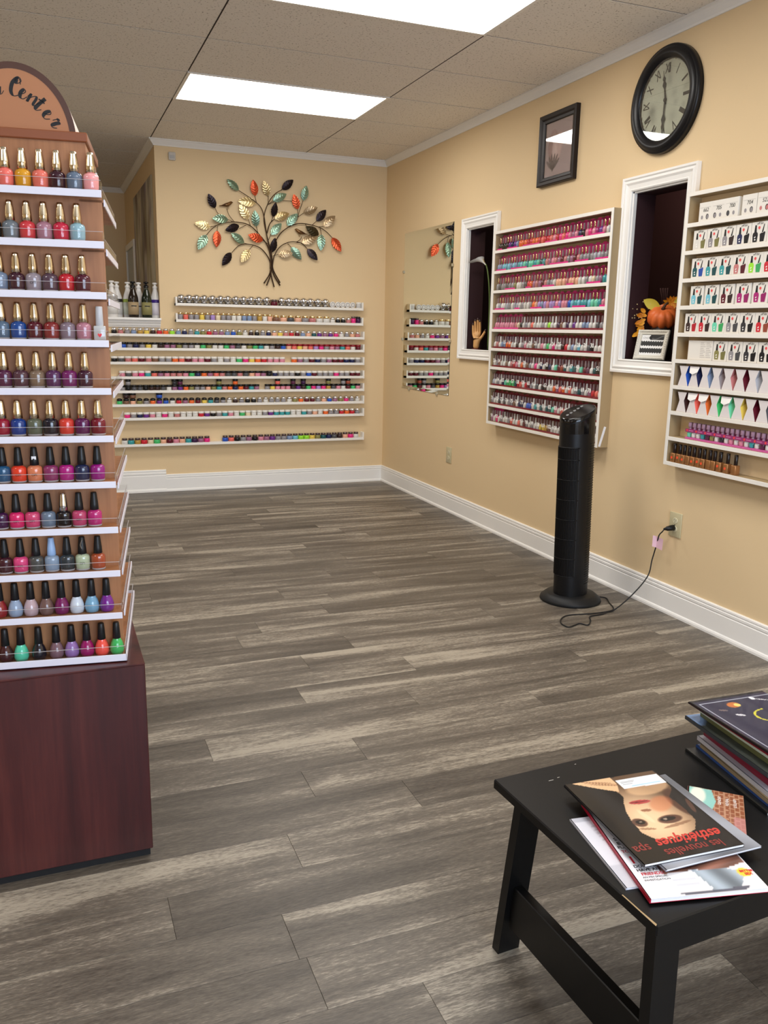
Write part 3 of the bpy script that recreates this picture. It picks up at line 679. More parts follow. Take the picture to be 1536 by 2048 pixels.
# clock
cy, cz = 3.463, 2.410; RAD = .236
t = thing('wall_clock', 'round black-rimmed wall clock with roman numerals', 'clock', M=FR(cy, cz))
prof = [(.176, .010), (.176, .024), (.182, .032), (.196, .040), (.212, .040), (.222, .034), (.226, .030), (.232, .030), (.236, .022), (.236, 0), (.170, 0), (.170, .010)]
MB().lathe(prof, 64, cap=False).build('rim', mat('clock_rim', rgb(17, 17, 20), .34, spec=.35), t)
def cface(u, v):
    rs = np.random.RandomState(3); c = np.ones(u.shape + (3,)) * np.array([.80, .80, .73])
    for k in range(16):
        x, y, s_ = rs.rand(), rs.rand(), .03 + .07 * rs.rand(); a = np.exp(-((u - x) ** 2 + (v - y) ** 2) / s_ ** 2) * .12; c = c * (1 - a[..., None])
    return c
me = print_mesh('dial', .36, .36, 48, 48, cface, attr_mat('print_matte', .7))
bm = bmesh.new(); bm.from_mesh(me); bmesh.ops.translate(bm, verts=bm.verts, vec=(-.18, -.18, 0))
bmesh.ops.delete(bm, geom=[v for v in bm.verts if v.co.x ** 2 + v.co.y ** 2 > .179 ** 2], context='VERTS'); bm.to_mesh(me); bm.free()
link('dial', me, t, (0, 0, .011))
NUMI = mat('numeral_grey', rgb(66, 62, 54), .6)
for k, s_ in enumerate(['XII', 'I', 'II', 'III', 'IIII', 'V', 'VI', 'VII', 'VIII', 'IX', 'X', 'XI']):
    a = -k * math.pi / 6; tmn = text_mesh(s_, .056, NUMI, space=.75, bold=.0006)
    M = Matrix.Rotation(a, 4, 'Z') @ Matrix.Translation((0, .136, .0118)) @ Matrix.Diagonal((.72, 1.1, 1, 1)); link('numeral', tmn, t, M=M)
def hand_poly(L_, wv): return [(-.004, -.02), (.004, -.02), (.0045, .02), (.0035, L_ * .38), (wv, L_ * .52), (.004, L_ * .64), (wv * .7, L_ * .72), (.0015, L_ * .82), (.0006, L_), (-.0006, L_), (-.0015, L_ * .82), (-wv * .7, L_ * .72), (-.004, L_ * .64), (-wv, L_ * .52), (-.0035, L_ * .38), (-.0045, .02)]
HM = mat('clock_hand', rgb(52, 50, 44), .5)
for a, L_, nm, z in ((12, .135, 'hour_hand', .014), (180 - 2, .16, 'minute_hand', .0165)): MB().prism(hand_poly(L_, .013), 0, .0012).build(nm, HM, t, M=Matrix.Translation((0, 0, z)) @ Matrix.Rotation(math.radians(a), 4, 'Z'))
MB().lathe([(.009, .0135), (.009, .019), (.006, .020)], 16).build('hub', HM, t)
MB().lathe([(.1755, .0228), (.1755, .0232)], 48).build('glass', thin_glass('clock_glass', (.97, .98, .97), 2.0, .0), t)

# outlets
IVORY = mat('ivory_plastic', rgb(196, 186, 150), .4)
def outlet(y, z, label):
    t = thing('wall_outlet', label, 'outlet', M=FR(y, z), group='wall outlets')
    MB().cbox(-.042, .042, -.060, .060, 0, .006, .003, seg=2).build('cover_plate', IVORY, t)
    for s_ in (-1, 1):
        r = MB().lathe([(.0168, 0), (.0168, .0075), (.0160, .008)], 24, sx=1, sy=.86).build('receptacle', mat('ivory_light', rgb(214, 206, 174), .35), t, (0, s_ * .0205, 0))
        q = MB().box(-.0075, -.0055, -.001, .008, .0079, .0083).box(.0055, .0075, -.001, .007, .0079, .0083).lathe([(.0022, .0079), (.0022, .0083)], 10, M=Matrix.Translation((0, -.007, 0)))
        q.build('slots', INK, r)
    MB().lathe([(.003, .006), (.003, .0072)], 10).build('screw', CHROME, t)
outlet(5.638, .428, 'ivory wall outlet with nothing plugged in, below the mirror')
outlet(3.143, .445, 'ivory wall outlet with the fan cord plugged in')

# ================================================================== RIGHT WALL CABINETS
CD = .07
def cabinet(y_far, y_near, tops, ztop, label):
    t = thing('display_cabinet', label, 'cabinet', M=FR(y_far, tops[-1] - .017), group='wall cabinets of polish')
    L_ = y_far - y_near; z0 = 0; H_ = ztop - (tops[-1] - .017); base = tops[-1] - .017; th = .017
    for u in (0, L_ - th):
        p = MB().box(u, u + th, 0, H_, 0, CD - .004).build('side_panel', TAN, t); MB().cbox(u - .0005, u + th + .0005, -.0005, H_ + .0005, CD - .004, CD, .0008).build('front_edge', WHITE, p)
    for nm, z in [('top_board', H_ - th)] + [('shelf_board', q - th - base) for q in tops]:
        p = MB().box(th, L_ - th, z, z + th, 0, CD - .004).build(nm, TAN, t); MB().cbox(th, L_ - th, z - .0005, z + th + .0005, CD - .004, CD, .0008).build('front_edge', WHITE, p)
    return t
T1 = [1.844, 1.718, 1.598, 1.477, 1.357, 1.236, 1.117, .997, .875, .760]
T2 = [1.826, 1.708, 1.588, 1.469, 1.349, 1.230, 1.111, .992, .872, .754]
cab1 = cabinet(4.958, 3.722, T1, 1.962, 'white-edged wall cabinet of clear boxed polish pairs with pink and maroon cards')
cab2 = cabinet(3.190, 1.950, T2, 1.958, 'white-edged wall cabinet of white cartons at the right picture edge')
MB().cbox(-.007, .007, -.055, .055, 0, .0015, .0005).build('barcode_sticker', PAPER, cab1, M=Matrix.Translation((1.2362, .058, .040)) @ frame((0, 0, -1), (0, 1, 0), (1, 0, 0), (0, 0, 0)) @ Matrix.Rotation(math.radians(-16), 4, 'Z'))

# boxed polish pair
BW, BH, BDp = .0620, .0930, .036
case_me = MB().add([(0, 0, 0), (BW, 0, 0), (BW, 0, BDp), (0, 0, BDp), (0, BH * .86, 0), (BW, BH * .86, 0), (BW, BH * .86, BDp), (0, BH * .86, BDp)],
                   [(3, 2, 6, 7), (0, 3, 7, 4), (2, 1, 5, 6), (7, 6, 5, 4)]).mesh('case', thin_glass('case_plastic', (.95, .95, .95), .8, .05))
def card_me(m_): return MB().box(.001, BW - .001, 0, BH * .92, 0, .0015).box(.016, BW - .016, BH * .92, BH, .0004, .0014).mesh('backing_card', m_)
CARDS = {'pink': card_me(mat('card_pink', rgb(236, 44, 146), .45)), 'maroon': card_me(mat('card_maroon', rgb(134, 20, 40), .5))}
STRIP = {'pink': MB().box(.0005, BW - .0005, .0005, .0105, BDp - .003, BDp - .001).mesh('base_strip', mat('card_pink')), 'maroon': MB().box(.0005, BW - .0005, .0005, .0105, BDp - .003, BDp - .001).mesh('base_strip', mat('card_maroon'))}
bot_me = MB().lathe([(.0120, 0), (.0140, .0015), (.0143, .024), (.0130, .033), (.0068, .040), (.0056, .042)], 12).mesh('bottle', OBJ)
capA = MB().lathe([(.0060, .041), (.0068, .042), (.0054, .072), (.0046, .074)], 10).mesh('cap', GOLD)
capB = MB().lathe([(.0060, .041), (.0068, .042), (.0054, .072), (.0046, .074)], 10).mesh('cap', mat('white_cap', rgb(238, 236, 232), .35))
capC = MB().lathe([(.0060, .041), (.0068, .042), (.0054, .072), (.0046, .074)], 10).mesh('cap', mat('clear_cap', rgb(150, 124, 128), .15))
RX = Matrix.Rotation(math.radians(-90), 4, 'X')     # bottle z-up -> cabinet v-up (local frame u,v,w)
def B2(u, v, w): return Matrix.Translation((u, v, w)) @ RX
C1 = [('pink', ['kk', 'kN', 'uB', 'us', 'oo', 'or', 'ro', 'or', 'cr', 'rc', 'pr', 'Pc', 'Pp', 'mp', 'Bk', 'pP', 'pq', 'up', 'wb']),
      ('pink', ['ss', 'aa', 'as', 'as', 'ta', 'jt', 'jj', 'tj', 'Tt', 'dm', 'pd', 'mR', 'dg', 'mR', 'dg', 'gg', 'gz', 'zg', 'gG']),
      ('pink', ['gG', 'gg', 'Gg', 'gi', 'ww', 'gG', 'ro', 'md', 'mR', 'dg', 'gw', 'hh', 'hd', 'hh', 'hw', 'wg', 'wW', 'gm', 'ta']),
      ('pink', ['wz', 'ww', 'zg', 'wz', 'zw', 'gw', 'wg', 'oh', 'vs', 'vp', 'vv', 'pv', 'pp', 'ba', 'ta', 'tt', 'aj', 'jt', 'pp']),
      ('mix', ['pp', 'pp', 'pp', 'pp', 'dW', 'kw', 'gw', 'cw', 'ww', 'gw', 'lw', 'wU', 'nw', 'Uw', 'uw', 'ws', 'sw', 'wG', 'gw']),
      ('maroon', ['wd', 'ws', 'so', 'ow', 'wN', 'wg', 'pw', 'wn', 'gw', 'pw', 'ew', 'Pw', 'wN', 'rw', 'sw', 'aw', 'wG', 'kw', 'ww']),
      ('maroon', ['wg', 'nw', 'wn', 'wd', 'rp', 'wo', 'wn', 'gw', 'Pw', 'Bw', 'kB', 'wj', 'Rf', 'Tw', 'tT', 'wj', 'Rx', 'wT', 'kw']),
      ('maroon', ['zw', 'gw', 'Bj', 'ee', 'eT', 'rc', 'wr', 'Rg', 'wG', 'wk', 'Nw', 'wo', 'mc', 'ow', 'cw', 'gT', 'gw', 'mr', 'cw']),
      ('maroon', ['gw', 'wK', 'wG', 'wg', 'gn', 'wB', 'Bw', 'bb', 'wt', 'wT', 'wT', 'Tj', 'pw', 'cw', 'wg', 'wz', 'gw', 'gz', 'wg']),
      ('maroon', ['mw', 'Pw', 'gw', 'wg', 'cw', 'wc', 'wR', 'gw', 'gw', 'wy', 'yY', 'nw', 'ww', 'Gw', 'gw', 'wr', 'cw', 'gw', 'ww'])]
NUM0 = [None, None, None, None, None, 13, 33, 53, 71, 91]
SEG = (4.938 - 3.745) / 19
for r, (card, cells) in enumerate(C1):
    for i, cc in enumerate(cells):
        ck = card if card != 'mix' else ('pink' if i < 5 else 'maroon')
        if r == 9 and i < 2: ck = 'pink'
        y = 4.938 - i * SEG; shown = (r < 4 and (i * 5 + r * 3) % 7 < (5 if r < 2 else 3)) or ck == 'maroon' or r == 4
        o = link('polish_pair_box', case_me, None, M=FR(y, T1[r] + .0003, .020 + .004 * ((i * 3 + r) % 3) * .4))
        tag(o, f"clear boxed {pn(cc[0])} polish pair, {nth(i)} from left, {RNAME[r]} shelf of pink-carded cabinet", 'nail polish', f'boxed polish pairs on the {RNAME[r]} cabinet shelf')
        link('backing_card', CARDS[ck], o)
        if shown: link('base_strip', STRIP[ck], o)
        for j, c in enumerate(cc):
            b = link('bottle', bot_me, o, M=B2(.0165 + .029 * j, .001, .018), col=pc(c))
            link('cap', capA if (r < 4 and (i + j + r) % 2 == 0) else (capB if c == 'w' and r > 3 and i % 3 else capC), b)
        if NUM0[r] and (i * 7 + r * 5) % 9 < (8 if r > 6 else 5):
            link('printed_number', text_mesh(str(NUM0[r] + i), .032, INKW, bold=.0008), o, (BW * .48, BH * .42, BDp + .0004))

# ---- second cabinet
def c2y(u): return u
W2 = mat('carton_white', rgb(234, 230, 222), .5)
carton = MB().cbox(0, .0815, 0, .0855, 0, .034, .0006).mesh('carton', W2)
def poly_me(pts, m_, name, z=.0345): return MB().add([(x, y, z) for x, y in pts], [tuple(range(len(pts)))]).mesh(name, m_)
def bp(cx, flip=1):
    body = [(-.0105, .007), (.0105, .007), (.0135, .034), (.0115, .042), (.0045, .047), (-.0045, .047), (-.0115, .042), (-.0135, .034)]
    return [(cx + flip * x * 1.05, y) for x, y in body][:: 1 if flip > 0 else -1]
body1 = poly_me(bp(.023), OBJM, 'printed_bottle'); body2 = poly_me([(.060 + x * 1.15, y) for x, y in [(-.009, .007), (.009, .007), (.0135, .041), (.010, .046), (.003, .041), (-.004, .041), (-.0115, .037)]], OBJM, 'printed_bottle')
cap_a = MB().add([(.0165, .046, .0346), (.0295, .046, .0346), (.0270, .073, .0346), (.0190, .073, .0346)], [(0, 1, 2, 3)]).mesh('printed_cap', INK)
cap_b = MB().add([(.0565, .043, .0346), (.0640, .043, .0346), (.0690, .075, .0346), (.0655, .075, .0346)], [(0, 1, 2, 3)]).mesh('printed_cap', INK)
dotm = MB().add([(.0415 + .006 * math.cos(a * math.pi / 5), .062 + .006 * math.sin(a * math.pi / 5), .0346) for a in range(10)], [tuple(range(10))]).add([(.040, .053, .0346), (.042, .053, .0346), (.044, .058, .0346)], [(0, 1, 2)]).mesh('printed_rose', mat('rose_print', rgb(232, 84, 84), .5))
squig = MB().add([(.019, .014, .0348), (.026, .013, .0348), (.028, .017, .0348), (.022, .020, .0348)], [(0, 1, 2, 3)]).add([(.020, .022, .0348), (.026, .026, .0348), (.025, .030, .0348), (.018, .026, .0348)], [(0, 1, 2, 3)]).mesh('printed_glint', INKW)
script = text_mesh('off list', .0135, INK, shear=.45)
def yc(u): return u
R2 = [(1, 3.143, ['wi', 'gi', 'gN', 'Bk', 'kk', 'KG', 'kG']), (2, 3.139, ['Tb', 'tT', 'tT', 'dR', 'le', 'rR', 'Pq', 'vu']), (3, 3.131, ['aT', 'aT', 'RN', 'qq', 'qq', 'Px', 'rR', 'oR']),
      (4, 3.150, ['Nr', 'rN', 'je', 'gG', 'Kk', 'rf', 'rR', 'pm']), (5, 2.955, ['ii', 'gG', 'Kk', 'kk', 'GK', 'Kg'])]
SPC = {1: .0845, 2: .0825, 3: .0915, 4: .0830, 5: .0850}
for r, ys_, cells in R2:
    for i, cc in enumerate(cells):
        o = link('polish_carton', carton, None, M=FR(ys_ - i * SPC[r], T2[r] + .0003, .018))
        tag(o, f"white carton printed with {pn(cc[0])} bottle, {nth(i)} carton from left, {RNAME[r]} shelf", 'carton', f'printed cartons on the {RNAME[r]} right cabinet shelf')
        a, b = pc(cc[0]), pc(cc[1])
        link('printed_bottle', body1, o, col=a); link('printed_bottle', body2, o, col=tuple(x * .75 for x in b)); link('printed_cap', cap_a, o); link('printed_cap', cap_b, o); link('printed_rose', dotm, o); link('printed_glint', squig, o)
        link('printed_script', script, o, (.043, .0785, .0346))
# row one: numbered cartons with two windows
c1m = MB().cbox(0, .0775, 0, .082, 0, .034, .0006).mesh('carton', W2)
wind = MB().lathe([(.0085, .0344), (.0085, .0347)], 18, sx=1, sy=1.35).mesh('window', mat('window_dark', rgb(52, 48, 44), .4)); nail = MB().lathe([(.0066, .0347), (.0066, .0349)], 16, sx=1, sy=1.35).mesh('nail_sample', OBJG); flap = MB().box(.006, .0715, .0600, .0606, .0344, .0346).mesh('printed_line', mat('grey_print')); rosem = MB().lathe([(.0065, .0344), (.0065, .0347)], 10, sx=1, sy=1.3).mesh('printed_rose', OBJM)
for i, (y, s_, c) in enumerate([(3.123, '662', 'g'), (3.046, '705', 'g'), (2.969, '700', 'G'), (2.871, '704', 'g'), (2.789, '523', 'd'), (2.705, '', 'p'), (2.62, '', 'm')]):
    o = link('sample_carton', c1m, None, M=FR(y, T2[0] + .0003, .018)); tag(o, f"white carton with handwritten number and sample window, {nth(i)} from left on the top shelf", 'carton', 'numbered cartons on the top shelf')
    wx = .053 if i in (0, 3, 4, 6) else .021
    link('window', wind, o, (wx, .021, 0)); link('nail_sample', nail, o, (wx + .0015, .020, 0), col=pc(c)); link('printed_rose', rosem, o, (.074 - wx, .020, 0), col=pc('g' if i < 4 else 'd')); link('printed_line', flap, o)
    if s_: link('handwritten_number', text_mesh(s_, .022, INK, shear=.15), o, (.042, .049, .0347))
o = link('turned_carton', MB().cbox(0, .152, 0, .086, 0, .034, .0006).mesh('turned_carton', W2), None, M=FR(3.112, T2[5] + .0003, .018)); tag(o, 'plain white carton turned back to front with small print, sixth shelf by pumpkin frame', 'carton')
for a, b, c_ in ((.078, .110, 9), (.114, .146, 9)):
    q = MB()
    for k in range(c_): q.box(a, b - .006 * (k % 3), .012 + .0078 * k, .0150 + .0078 * k, .034, .0343)
    q.build('small_print', mat('faint_print', rgb(196, 190, 184), .6), o)
# hourglass cartons
def hourglass():
    H_ = .090; tw, ww, bw, dp = .0295, .0145, .0325, .050; hz = .052
    fr = [(-bw, 0, dp), (bw, 0, dp), (ww, hz, dp), (tw, H_, dp), (-tw, H_, dp), (-ww, hz, dp)]
    bk = [(-bw, 0, 0), (bw, 0, 0), (bw + .0012, hz, .004), (tw, H_, 0), (-tw, H_, 0), (-bw - .0012, hz, .004)]
    q = MB().add(fr + bk, [(0, 1, 2, 5), (5, 2, 3, 4), (9, 8, 11, 10), (8, 7, 6, 11)], 0).add(fr + bk, [(4, 3, 9, 10), (1, 0, 6, 7)], 0)
    q.add(fr + bk, [(1, 7, 8), (1, 8, 2), (2, 8, 9), (2, 9, 3), (6, 0, 5), (6, 5, 11), (11, 5, 4), (11, 4, 10)], 1)
    return q.mesh('folded_carton', [mat('carton_tinted', rgb(226, 220, 220), .5), OBJG])
hg = hourglass()
flapm = MB().add([(-.031, .089, .0485), (.031, .089, .0485), (.026, .066, .056), (.004, .058, .056), (-.006, .054, .056), (-.026, .062, .055)], [(0, 1, 2, 3, 4, 5)]).mesh('torn_flap', INKW)
lines = MB()
for k, (a, b) in enumerate(((-.013, .013), (-.016, .016), (-.008, .008), (-.015, .015), (-.006, .006))): lines.box(a, b, .014 + .010 * k, .016 + .010 * k, .0480, .0483)
lines = lines.mesh('printed_lines', mat('faint_print'))
for r, y0, cells, torn in ((6, 3.118, 'bBsgdRzwgdm', {1}), (7, 3.114, 'Ncoe' + 'jyRGKgp', {1, 2, 4})):
    for i, c in enumerate(cells):
        o = link('folded_carton', hg, None, M=FR(y0 - i * .0690, T2[r] + .0003, .010), col=pc(c)); tag(o, f"pinched white carton with {pn(c)} side, {nth(i)} from left, {RNAME[r]} shelf right cabinet", 'carton', f'pinched cartons on the {RNAME[r]} shelf')
        link('printed_lines', lines, o)
        if i in torn: link('torn_flap', flapm, o)
# pink trays of small bottles
sb = MB().lathe([(.0105, 0), (.0128, .002), (.0128, .022), (.009, .030), (.006, .033)], 12).mesh('bottle', OBJ); sbc = MB().lathe([(.0098, .046), (.0108, .047), (.0104, .066), (.0095, .067)], 12).mesh('cap', mat('mauve_cap', rgb(176, 138, 160), .4)); sbn = MB().lathe([(.0062, .030), (.0062, .048)], 8).mesh('neck', mat('mauve_cap'))
tray = MB().box(.0004, .0570, 0, .0085, .0, .034).box(.0004, .0570, .0085, .062, 0, .002).mesh('pink_tray', mat('tray_pink', rgb(206, 96, 160), .45)); tband = MB().box(.0004, .0570, .032, .047, .0335, .0345).mesh('band', mat('band_plum', rgb(150, 52, 110), .45)); tdot = MB().lathe([(.005, .0345), (.005, .0348)], 12).mesh('red_dot', mat('red_dot', rgb(240, 70, 70), .5)); tln = MB().box(.022, .050, .038, .041, .0345, .0347).mesh('printed_line', mat('band_line', rgb(206, 130, 170), .5))
for i, cc in enumerate(['jw', 'wt', 'xi', 'wK', 'wp', 'wp', 'wt', 'wx', 'wj', 'wg']):
    o = link('polish_tray', tray, None, M=FR(3.080 - i * .0578, T2[8] + .0003, .018)); tag(o, f"pink tray of two small bottles, {nth(i)} from left on the ninth shelf", 'nail polish', 'pink polish trays')
    for j, c in enumerate(cc):
        b = link('bottle', sb, o, M=B2(.0150 + .0285 * j, .0088, .0185), col=pc(c)); link('neck', sbn, b); link('cap', sbc, b)
    link('band', tband, o); link('printed_line', tln, o)
    link('red_dot', tdot, o, (.012, .0395, 0))
# gold bottles
gb = MB().cbox(-.0135, .0135, 0, .042, -.0135, .0135, .003, seg=2).mesh('gold_bottle', mat('bronze_bottle', rgb(176, 124, 78), .28, .55)); gc = MB().lathe([(.0078, .042), (.0082, .043), (.0082, .085), (.0070, .087)], 14, M=RX).mesh('cap', mat('dark_cap', rgb(34, 22, 18), .2)); gd = MB().lathe([(.0062, .0136), (.0062, .0139)], 12).mesh('orange_dot', mat('orange_dot', rgb(246, 84, 50), .5))
for i, y in enumerate([3.140, 3.104, 3.074, 3.042, 3.010, 2.976, 2.945, 2.909, 2.880, 2.845, 2.802, 2.756]):
    o = link('gold_bottle', gb, None, M=FR(y, T2[9] + .0003, .050)); tag(o, f"small bronze bottle with dark cap, {nth(i)} from left on the lowest right cabinet shelf", 'bottle', 'bronze bottles on the lowest shelf')
    link('cap', gc, o)
    if i in (0, 1, 2, 4, 5, 6, 9, 10): link('orange_dot', gd, o, (-.003 + .002 * (i % 3), .021 + .004 * (i % 2), 0))

# ================================================================== POLISH TOWER (rotating rack on a cherry base)
TH = math.radians(-7.3); TC = Vector((-.0145, 2.310, 0)); THW, THD = .185, .26
# base cabinet
t = thing('cherry_cabinet', 'dark cherry laminate cabinet under the polish tower', 'cabinet', (-.016, 2.30, 0))
q = MB().cbox(-.194, .194, -.298, .30, .022, .525, .002); q.build('body', CHERRY, t)
MB().box(-.185, .188, -.288, .29, 0, .0225).build('plinth', BLACKM, t)
MB().cbox(-.194, .194, -.298, .30, .525, .529, .001).build('top_panel', CHERRY, t)
TM_ = Matrix.Translation(TC + Vector((0, 0, .529))) @ Matrix.Rotation(TH, 4, 'Z'); TMi = TM_.inverted()
tw = thing('polish_tower', 'tall maple polish display rack with white-lipped acrylic shelves and arched sign', 'display rack', M=TM_)
ZB = .529
MB().lathe([(.10, 0), (.10, .004)], 32).build('turntable', BLACKM, tw)
# panels (pinwheel core)
PT = 1.745 - ZB
cw, cdp = THW - .055, THD - .055
MB().box(-cw, THW - .006, -cdp, -cdp + .010, .012, PT - .12).build('front_panel', MAPLE, tw)
MB().box(cw - .010, cw, -cdp + .010, THD - .01, .012, PT - .12).build('side_panel', MAPLE, tw)
MB().box(-THW + .006, cw, cdp - .010, cdp, .012, PT - .12).build('back_panel', MAPLE, tw)
MB().box(-cw, -cw + .010, -THD + .01, cdp - .010, .012, PT - .12).build('side_panel', MAPLE, tw)
MB().box(-.150, .150, -cdp, -cdp + .30, PT - .12, PT - .012).build('head_box', MAPLE, tw)
MB().cbox(-.155, .155, -cdp - .008, -cdp + .31, PT - .018, PT + .002, .002).build('head_rail', mat('head_rail', rgb(136, 78, 48), .4), tw)
LIPS = [1.607, 1.500, 1.391, 1.286, 1.179, 1.070, .962, .853, .746, .640]        # underside of each front lip
LW = mat('shelf_lip', rgb(226, 224, 236), .35)
EL, LH = THW - .006, .0155
EDGE = mat('acrylic_edge', rgb(190, 186, 188), .2)  # pale colour stands in for the bright line along each guard's top
def side_shelf(z, face):
    """face 0 = front (y-), 1 = right (x+)"""
    M = Matrix.Identity(4) if face == 0 else Matrix.Rotation(math.radians(90), 4, 'Z')
    hd, hw, core = (THD, THW, cdp) if face == 0 else (THW, THD, cw)
    a, b = (-hw + .01, hw - .006) if face == 0 else (-hw + .055, hw - .01)
    s_ = MB().box(a, b, -hd + .003, -core, z + LH - .007, z + LH - .002, M=M).build('shelf', MAPLE, tw)
    MB().cbox(a, b + .003, -hd, -hd + .003, z, z + LH, .0006, M=M).build('lip', LW, s_)
    MB().box(a, b + .002, -hd + .0035, -hd + .005, z + LH - .002, z + LH + .020, M=M).box(b, b + .002, -hd + .005, -core - .004, z + LH - .002, z + LH + .020, M=M).box(a, b + .002, -hd + .0035, -hd + .005, z + LH + .020, z + LH + .0208, 1, M=M).build('acrylic_guard', [GLASS, EDGE], s_)
for z in LIPS:
    side_shelf(z - ZB, 0); side_shelf(z - ZB - .012, 1)
tr = MB().box(-THW, THW, -THD, THD, .004, .012).build('tray', MAPLE, tw)
for M_, hw, hd in ((0, THW, THD), (90, THD, THW), (180, THW, THD), (270, THD, THW)):
    M = Matrix.Rotation(math.radians(M_), 4, 'Z')
    MB().cbox(-hw - .003, hw + .003, -hd - .003, -hd, .003, .020, .0006, M=M).build('lip', LW, tr)
    MB().box(-hw, hw, -hd - .0002, -hd + .0015, .016, .040, M=M).box(-hw, hw, -hd - .0002, -hd + .0015, .040, .0408, 1, M=M).build('acrylic_guard', [GLASS, EDGE], tr)
# arched sign
def arch(a, b, n=40): return [(a * math.cos(math.pi * k / n), b * math.sin(math.pi * k / n)) for k in range(n + 1)]
SM = frame((1, 0, 0), (0, 0, 1), (0, -1, 0), (-.004, -.10, PT + .002))
sg = MB().prism(arch(.128, .157), -.17, .010).build('sign_board', mat('sign_edge', rgb(214, 190, 176), .5), tw, M=SM)
o_, i_ = arch(.128, .157), arch(.115, .143)
V = [(x, y, .0112) for x, y in o_] + [(x, y, .0112) for x, y in i_] + [(x, y, .0095) for x, y in o_] + [(x, y, .0095) for x, y in i_]; n = len(o_)
MB().add(V, [(k, k + 1, n + k + 1, n + k) for k in range(n - 1)] + [(2 * n + k, 2 * n + k + 1, k + 1, k) for k in range(n - 1)]).build('sign_border', mat('sign_border', rgb(82, 52, 40), .45), sg)
MB().add([(x, y, .0106) for x, y in i_], [tuple(range(n))]).build('sign_face', mat('sign_face', rgb(176, 120, 82), .5), sg)
# script lettering "Center" (and the tail of the letter before it), drawn as brush strokes
def stroke(pts, wmin, wmax, name='letter', M=None):
    P = smooth([(x, y, 0) for x, y in pts], 6); V = []; F = []
    for k, p in enumerate(P):
        d = P[min(k + 1, len(P) - 1)] - P[max(k - 1, 0)]; d.normalize()
        ww = wmin + (wmax - wmin) * max(0, -d.y) ** 1.2
        nn = Vector((-d.y, d.x, 0)) * ww * .5; V += [p + nn, p - nn]
    F = [(2 * k, 2 * k + 1, 2 * k + 3, 2 * k + 2) for k in range(len(P) - 1)]
    return MB().add(V, F)
GL = {'C': ([(.62, 1.05), (.50, 1.42), (.30, 1.40), (.34, 1.02), (.62, 1.30), (.40, 1.55), (.10, 1.05), (.10, .35), (.34, .02), (.66, .22), (.78, .48)], .85),
      'e': ([(-.05, .25), (.22, .42), (.34, .66), (.20, .78), (.06, .45), (.12, .10), (.34, .04), (.56, .35)], .52),
      'n': ([(-.06, .40), (.06, .74), (.06, .02), (.14, .45), (.40, .78), (.50, .60), (.48, .12), (.58, .03), (.74, .35)], .56),
      't': ([(-.02, .35), (.12, .75), (.20, 1.25), (.10, .60), (.08, .14), (.22, .04), (.44, .35)], .40),
      'r': ([(-.02, .35), (.10, .82), (.16, .70), (.34, .72), (.26, .40), (.24, .08), (.40, .04), (.56, .30)], .5)}
S_ = .027
SGM = (TM_ @ SM); SGi = SGM.inverted()
def sign_xy(px, py):
    d = SGi.to_3x3() @ ray(px, py); c = SGi @ CAM; return c + d * ((.0112 - c.z) / d.z)
for ch, (lx_, ly_), a_ in [('C', (29, 173), -16), ('e', (47, 189), -24), ('n', (64, 199), -31), ('t', (83, 211), -40), ('e', (95, 231), -50), ('r', (111, 248), -58), ('', (-3, 178), 0)]:
    p = sign_xy(lx_, ly_); cy_ = .74 if ch == 'C' else .62 if ch == 't' else .38
    M = Matrix.Translation((p.x, p.y, .0112)) @ Matrix.Rotation(math.radians(a_), 4, 'Z') @ Matrix.Diagonal((S_ * 1.15, S_, 1, 1)) @ Matrix.Translation((-.28, -cy_, 0))
    if ch: stroke(GL[ch][0], .06, .19 if ch == 'n' else .26).build('letter', INK, sg, M=M)
    else: stroke([(.34, .60), (.32, .10), (.46, .03), (.62, .30)], .05, .24).build('letter', INK, sg, M=M)
    if ch == 't': stroke([(-.12, .86), (.10, .92), (.36, .90)], .10, .12).build('letter', INK, sg, M=M)

# bottles on the tower
def squash(prof, n=18, sy=.8): return MB().lathe(prof, n, sy=sy)
PB = {'opi': squash([(.0135, 0), (.0163, .0012), (.0178, .011), (.0184, .030), (.0178, .036), (.0150, .0400), (.0090, .0420), (.0085, .044)]).mesh('polish_bottle', OBJ),
      'round': squash([(.0125, 0), (.0165, .0015), (.0185, .011), (.0180, .022), (.0142, .034), (.0108, .0400), (.0103, .043)], sy=1.).mesh('polish_bottle', OBJ),
      'square': MB().cbox(-.0145, .0145, -.0105, .0105, 0, .036, .003, seg=2).lathe([(.009, .036), (.009, .039)], 12).mesh('polish_bottle', OBJ)}
PB_base = squash([(.0138, -.0001), (.0172, .001), (.0178, .0048)], 18, .8).mesh('glass_base', mat('glass_base', rgb(186, 182, 184), .1))
flute = lambda a, z: 1 + .05 * math.cos(8 * a)
CAPP = [(.0100, .0430), (.0112, .0438), (.0104, .058), (.0080, .080), (.0074, .0865), (.0064, .088)]
CP = {'gold': MB().lathe(CAPP, 24, wob=flute).mesh('cap', mat('champagne_metal', rgb(226, 212, 186), .14, 1.)), 'black': MB().lathe(CAPP, 18).mesh('cap', mat('cap_black', rgb(20, 20, 23), .42)), 'silver': MB().lathe(CAPP, 24).mesh('cap', CHROME),
      'plain': MB().lathe([(.0088, .037), (.0095, .038), (.0085, .080), (.0080, .082)], 16).mesh('cap', mat('cap_grey', rgb(190, 190, 194), .35)), 'pattern': MB().lathe(CAPP, 18).mesh('cap', mat('cap_pattern', rgb(150, 180, 222), .35)),
      'tall': MB().lathe([(.0098, .0425), (.0108, .0435), (.0088, .076), (.0080, .0855), (.0070, .087)], 18).mesh('cap', mat('cap_black'))}
STK = MB().box(-.005, .006, -.0100, -.0090, .058, .066).mesh('sticker', PAPER)
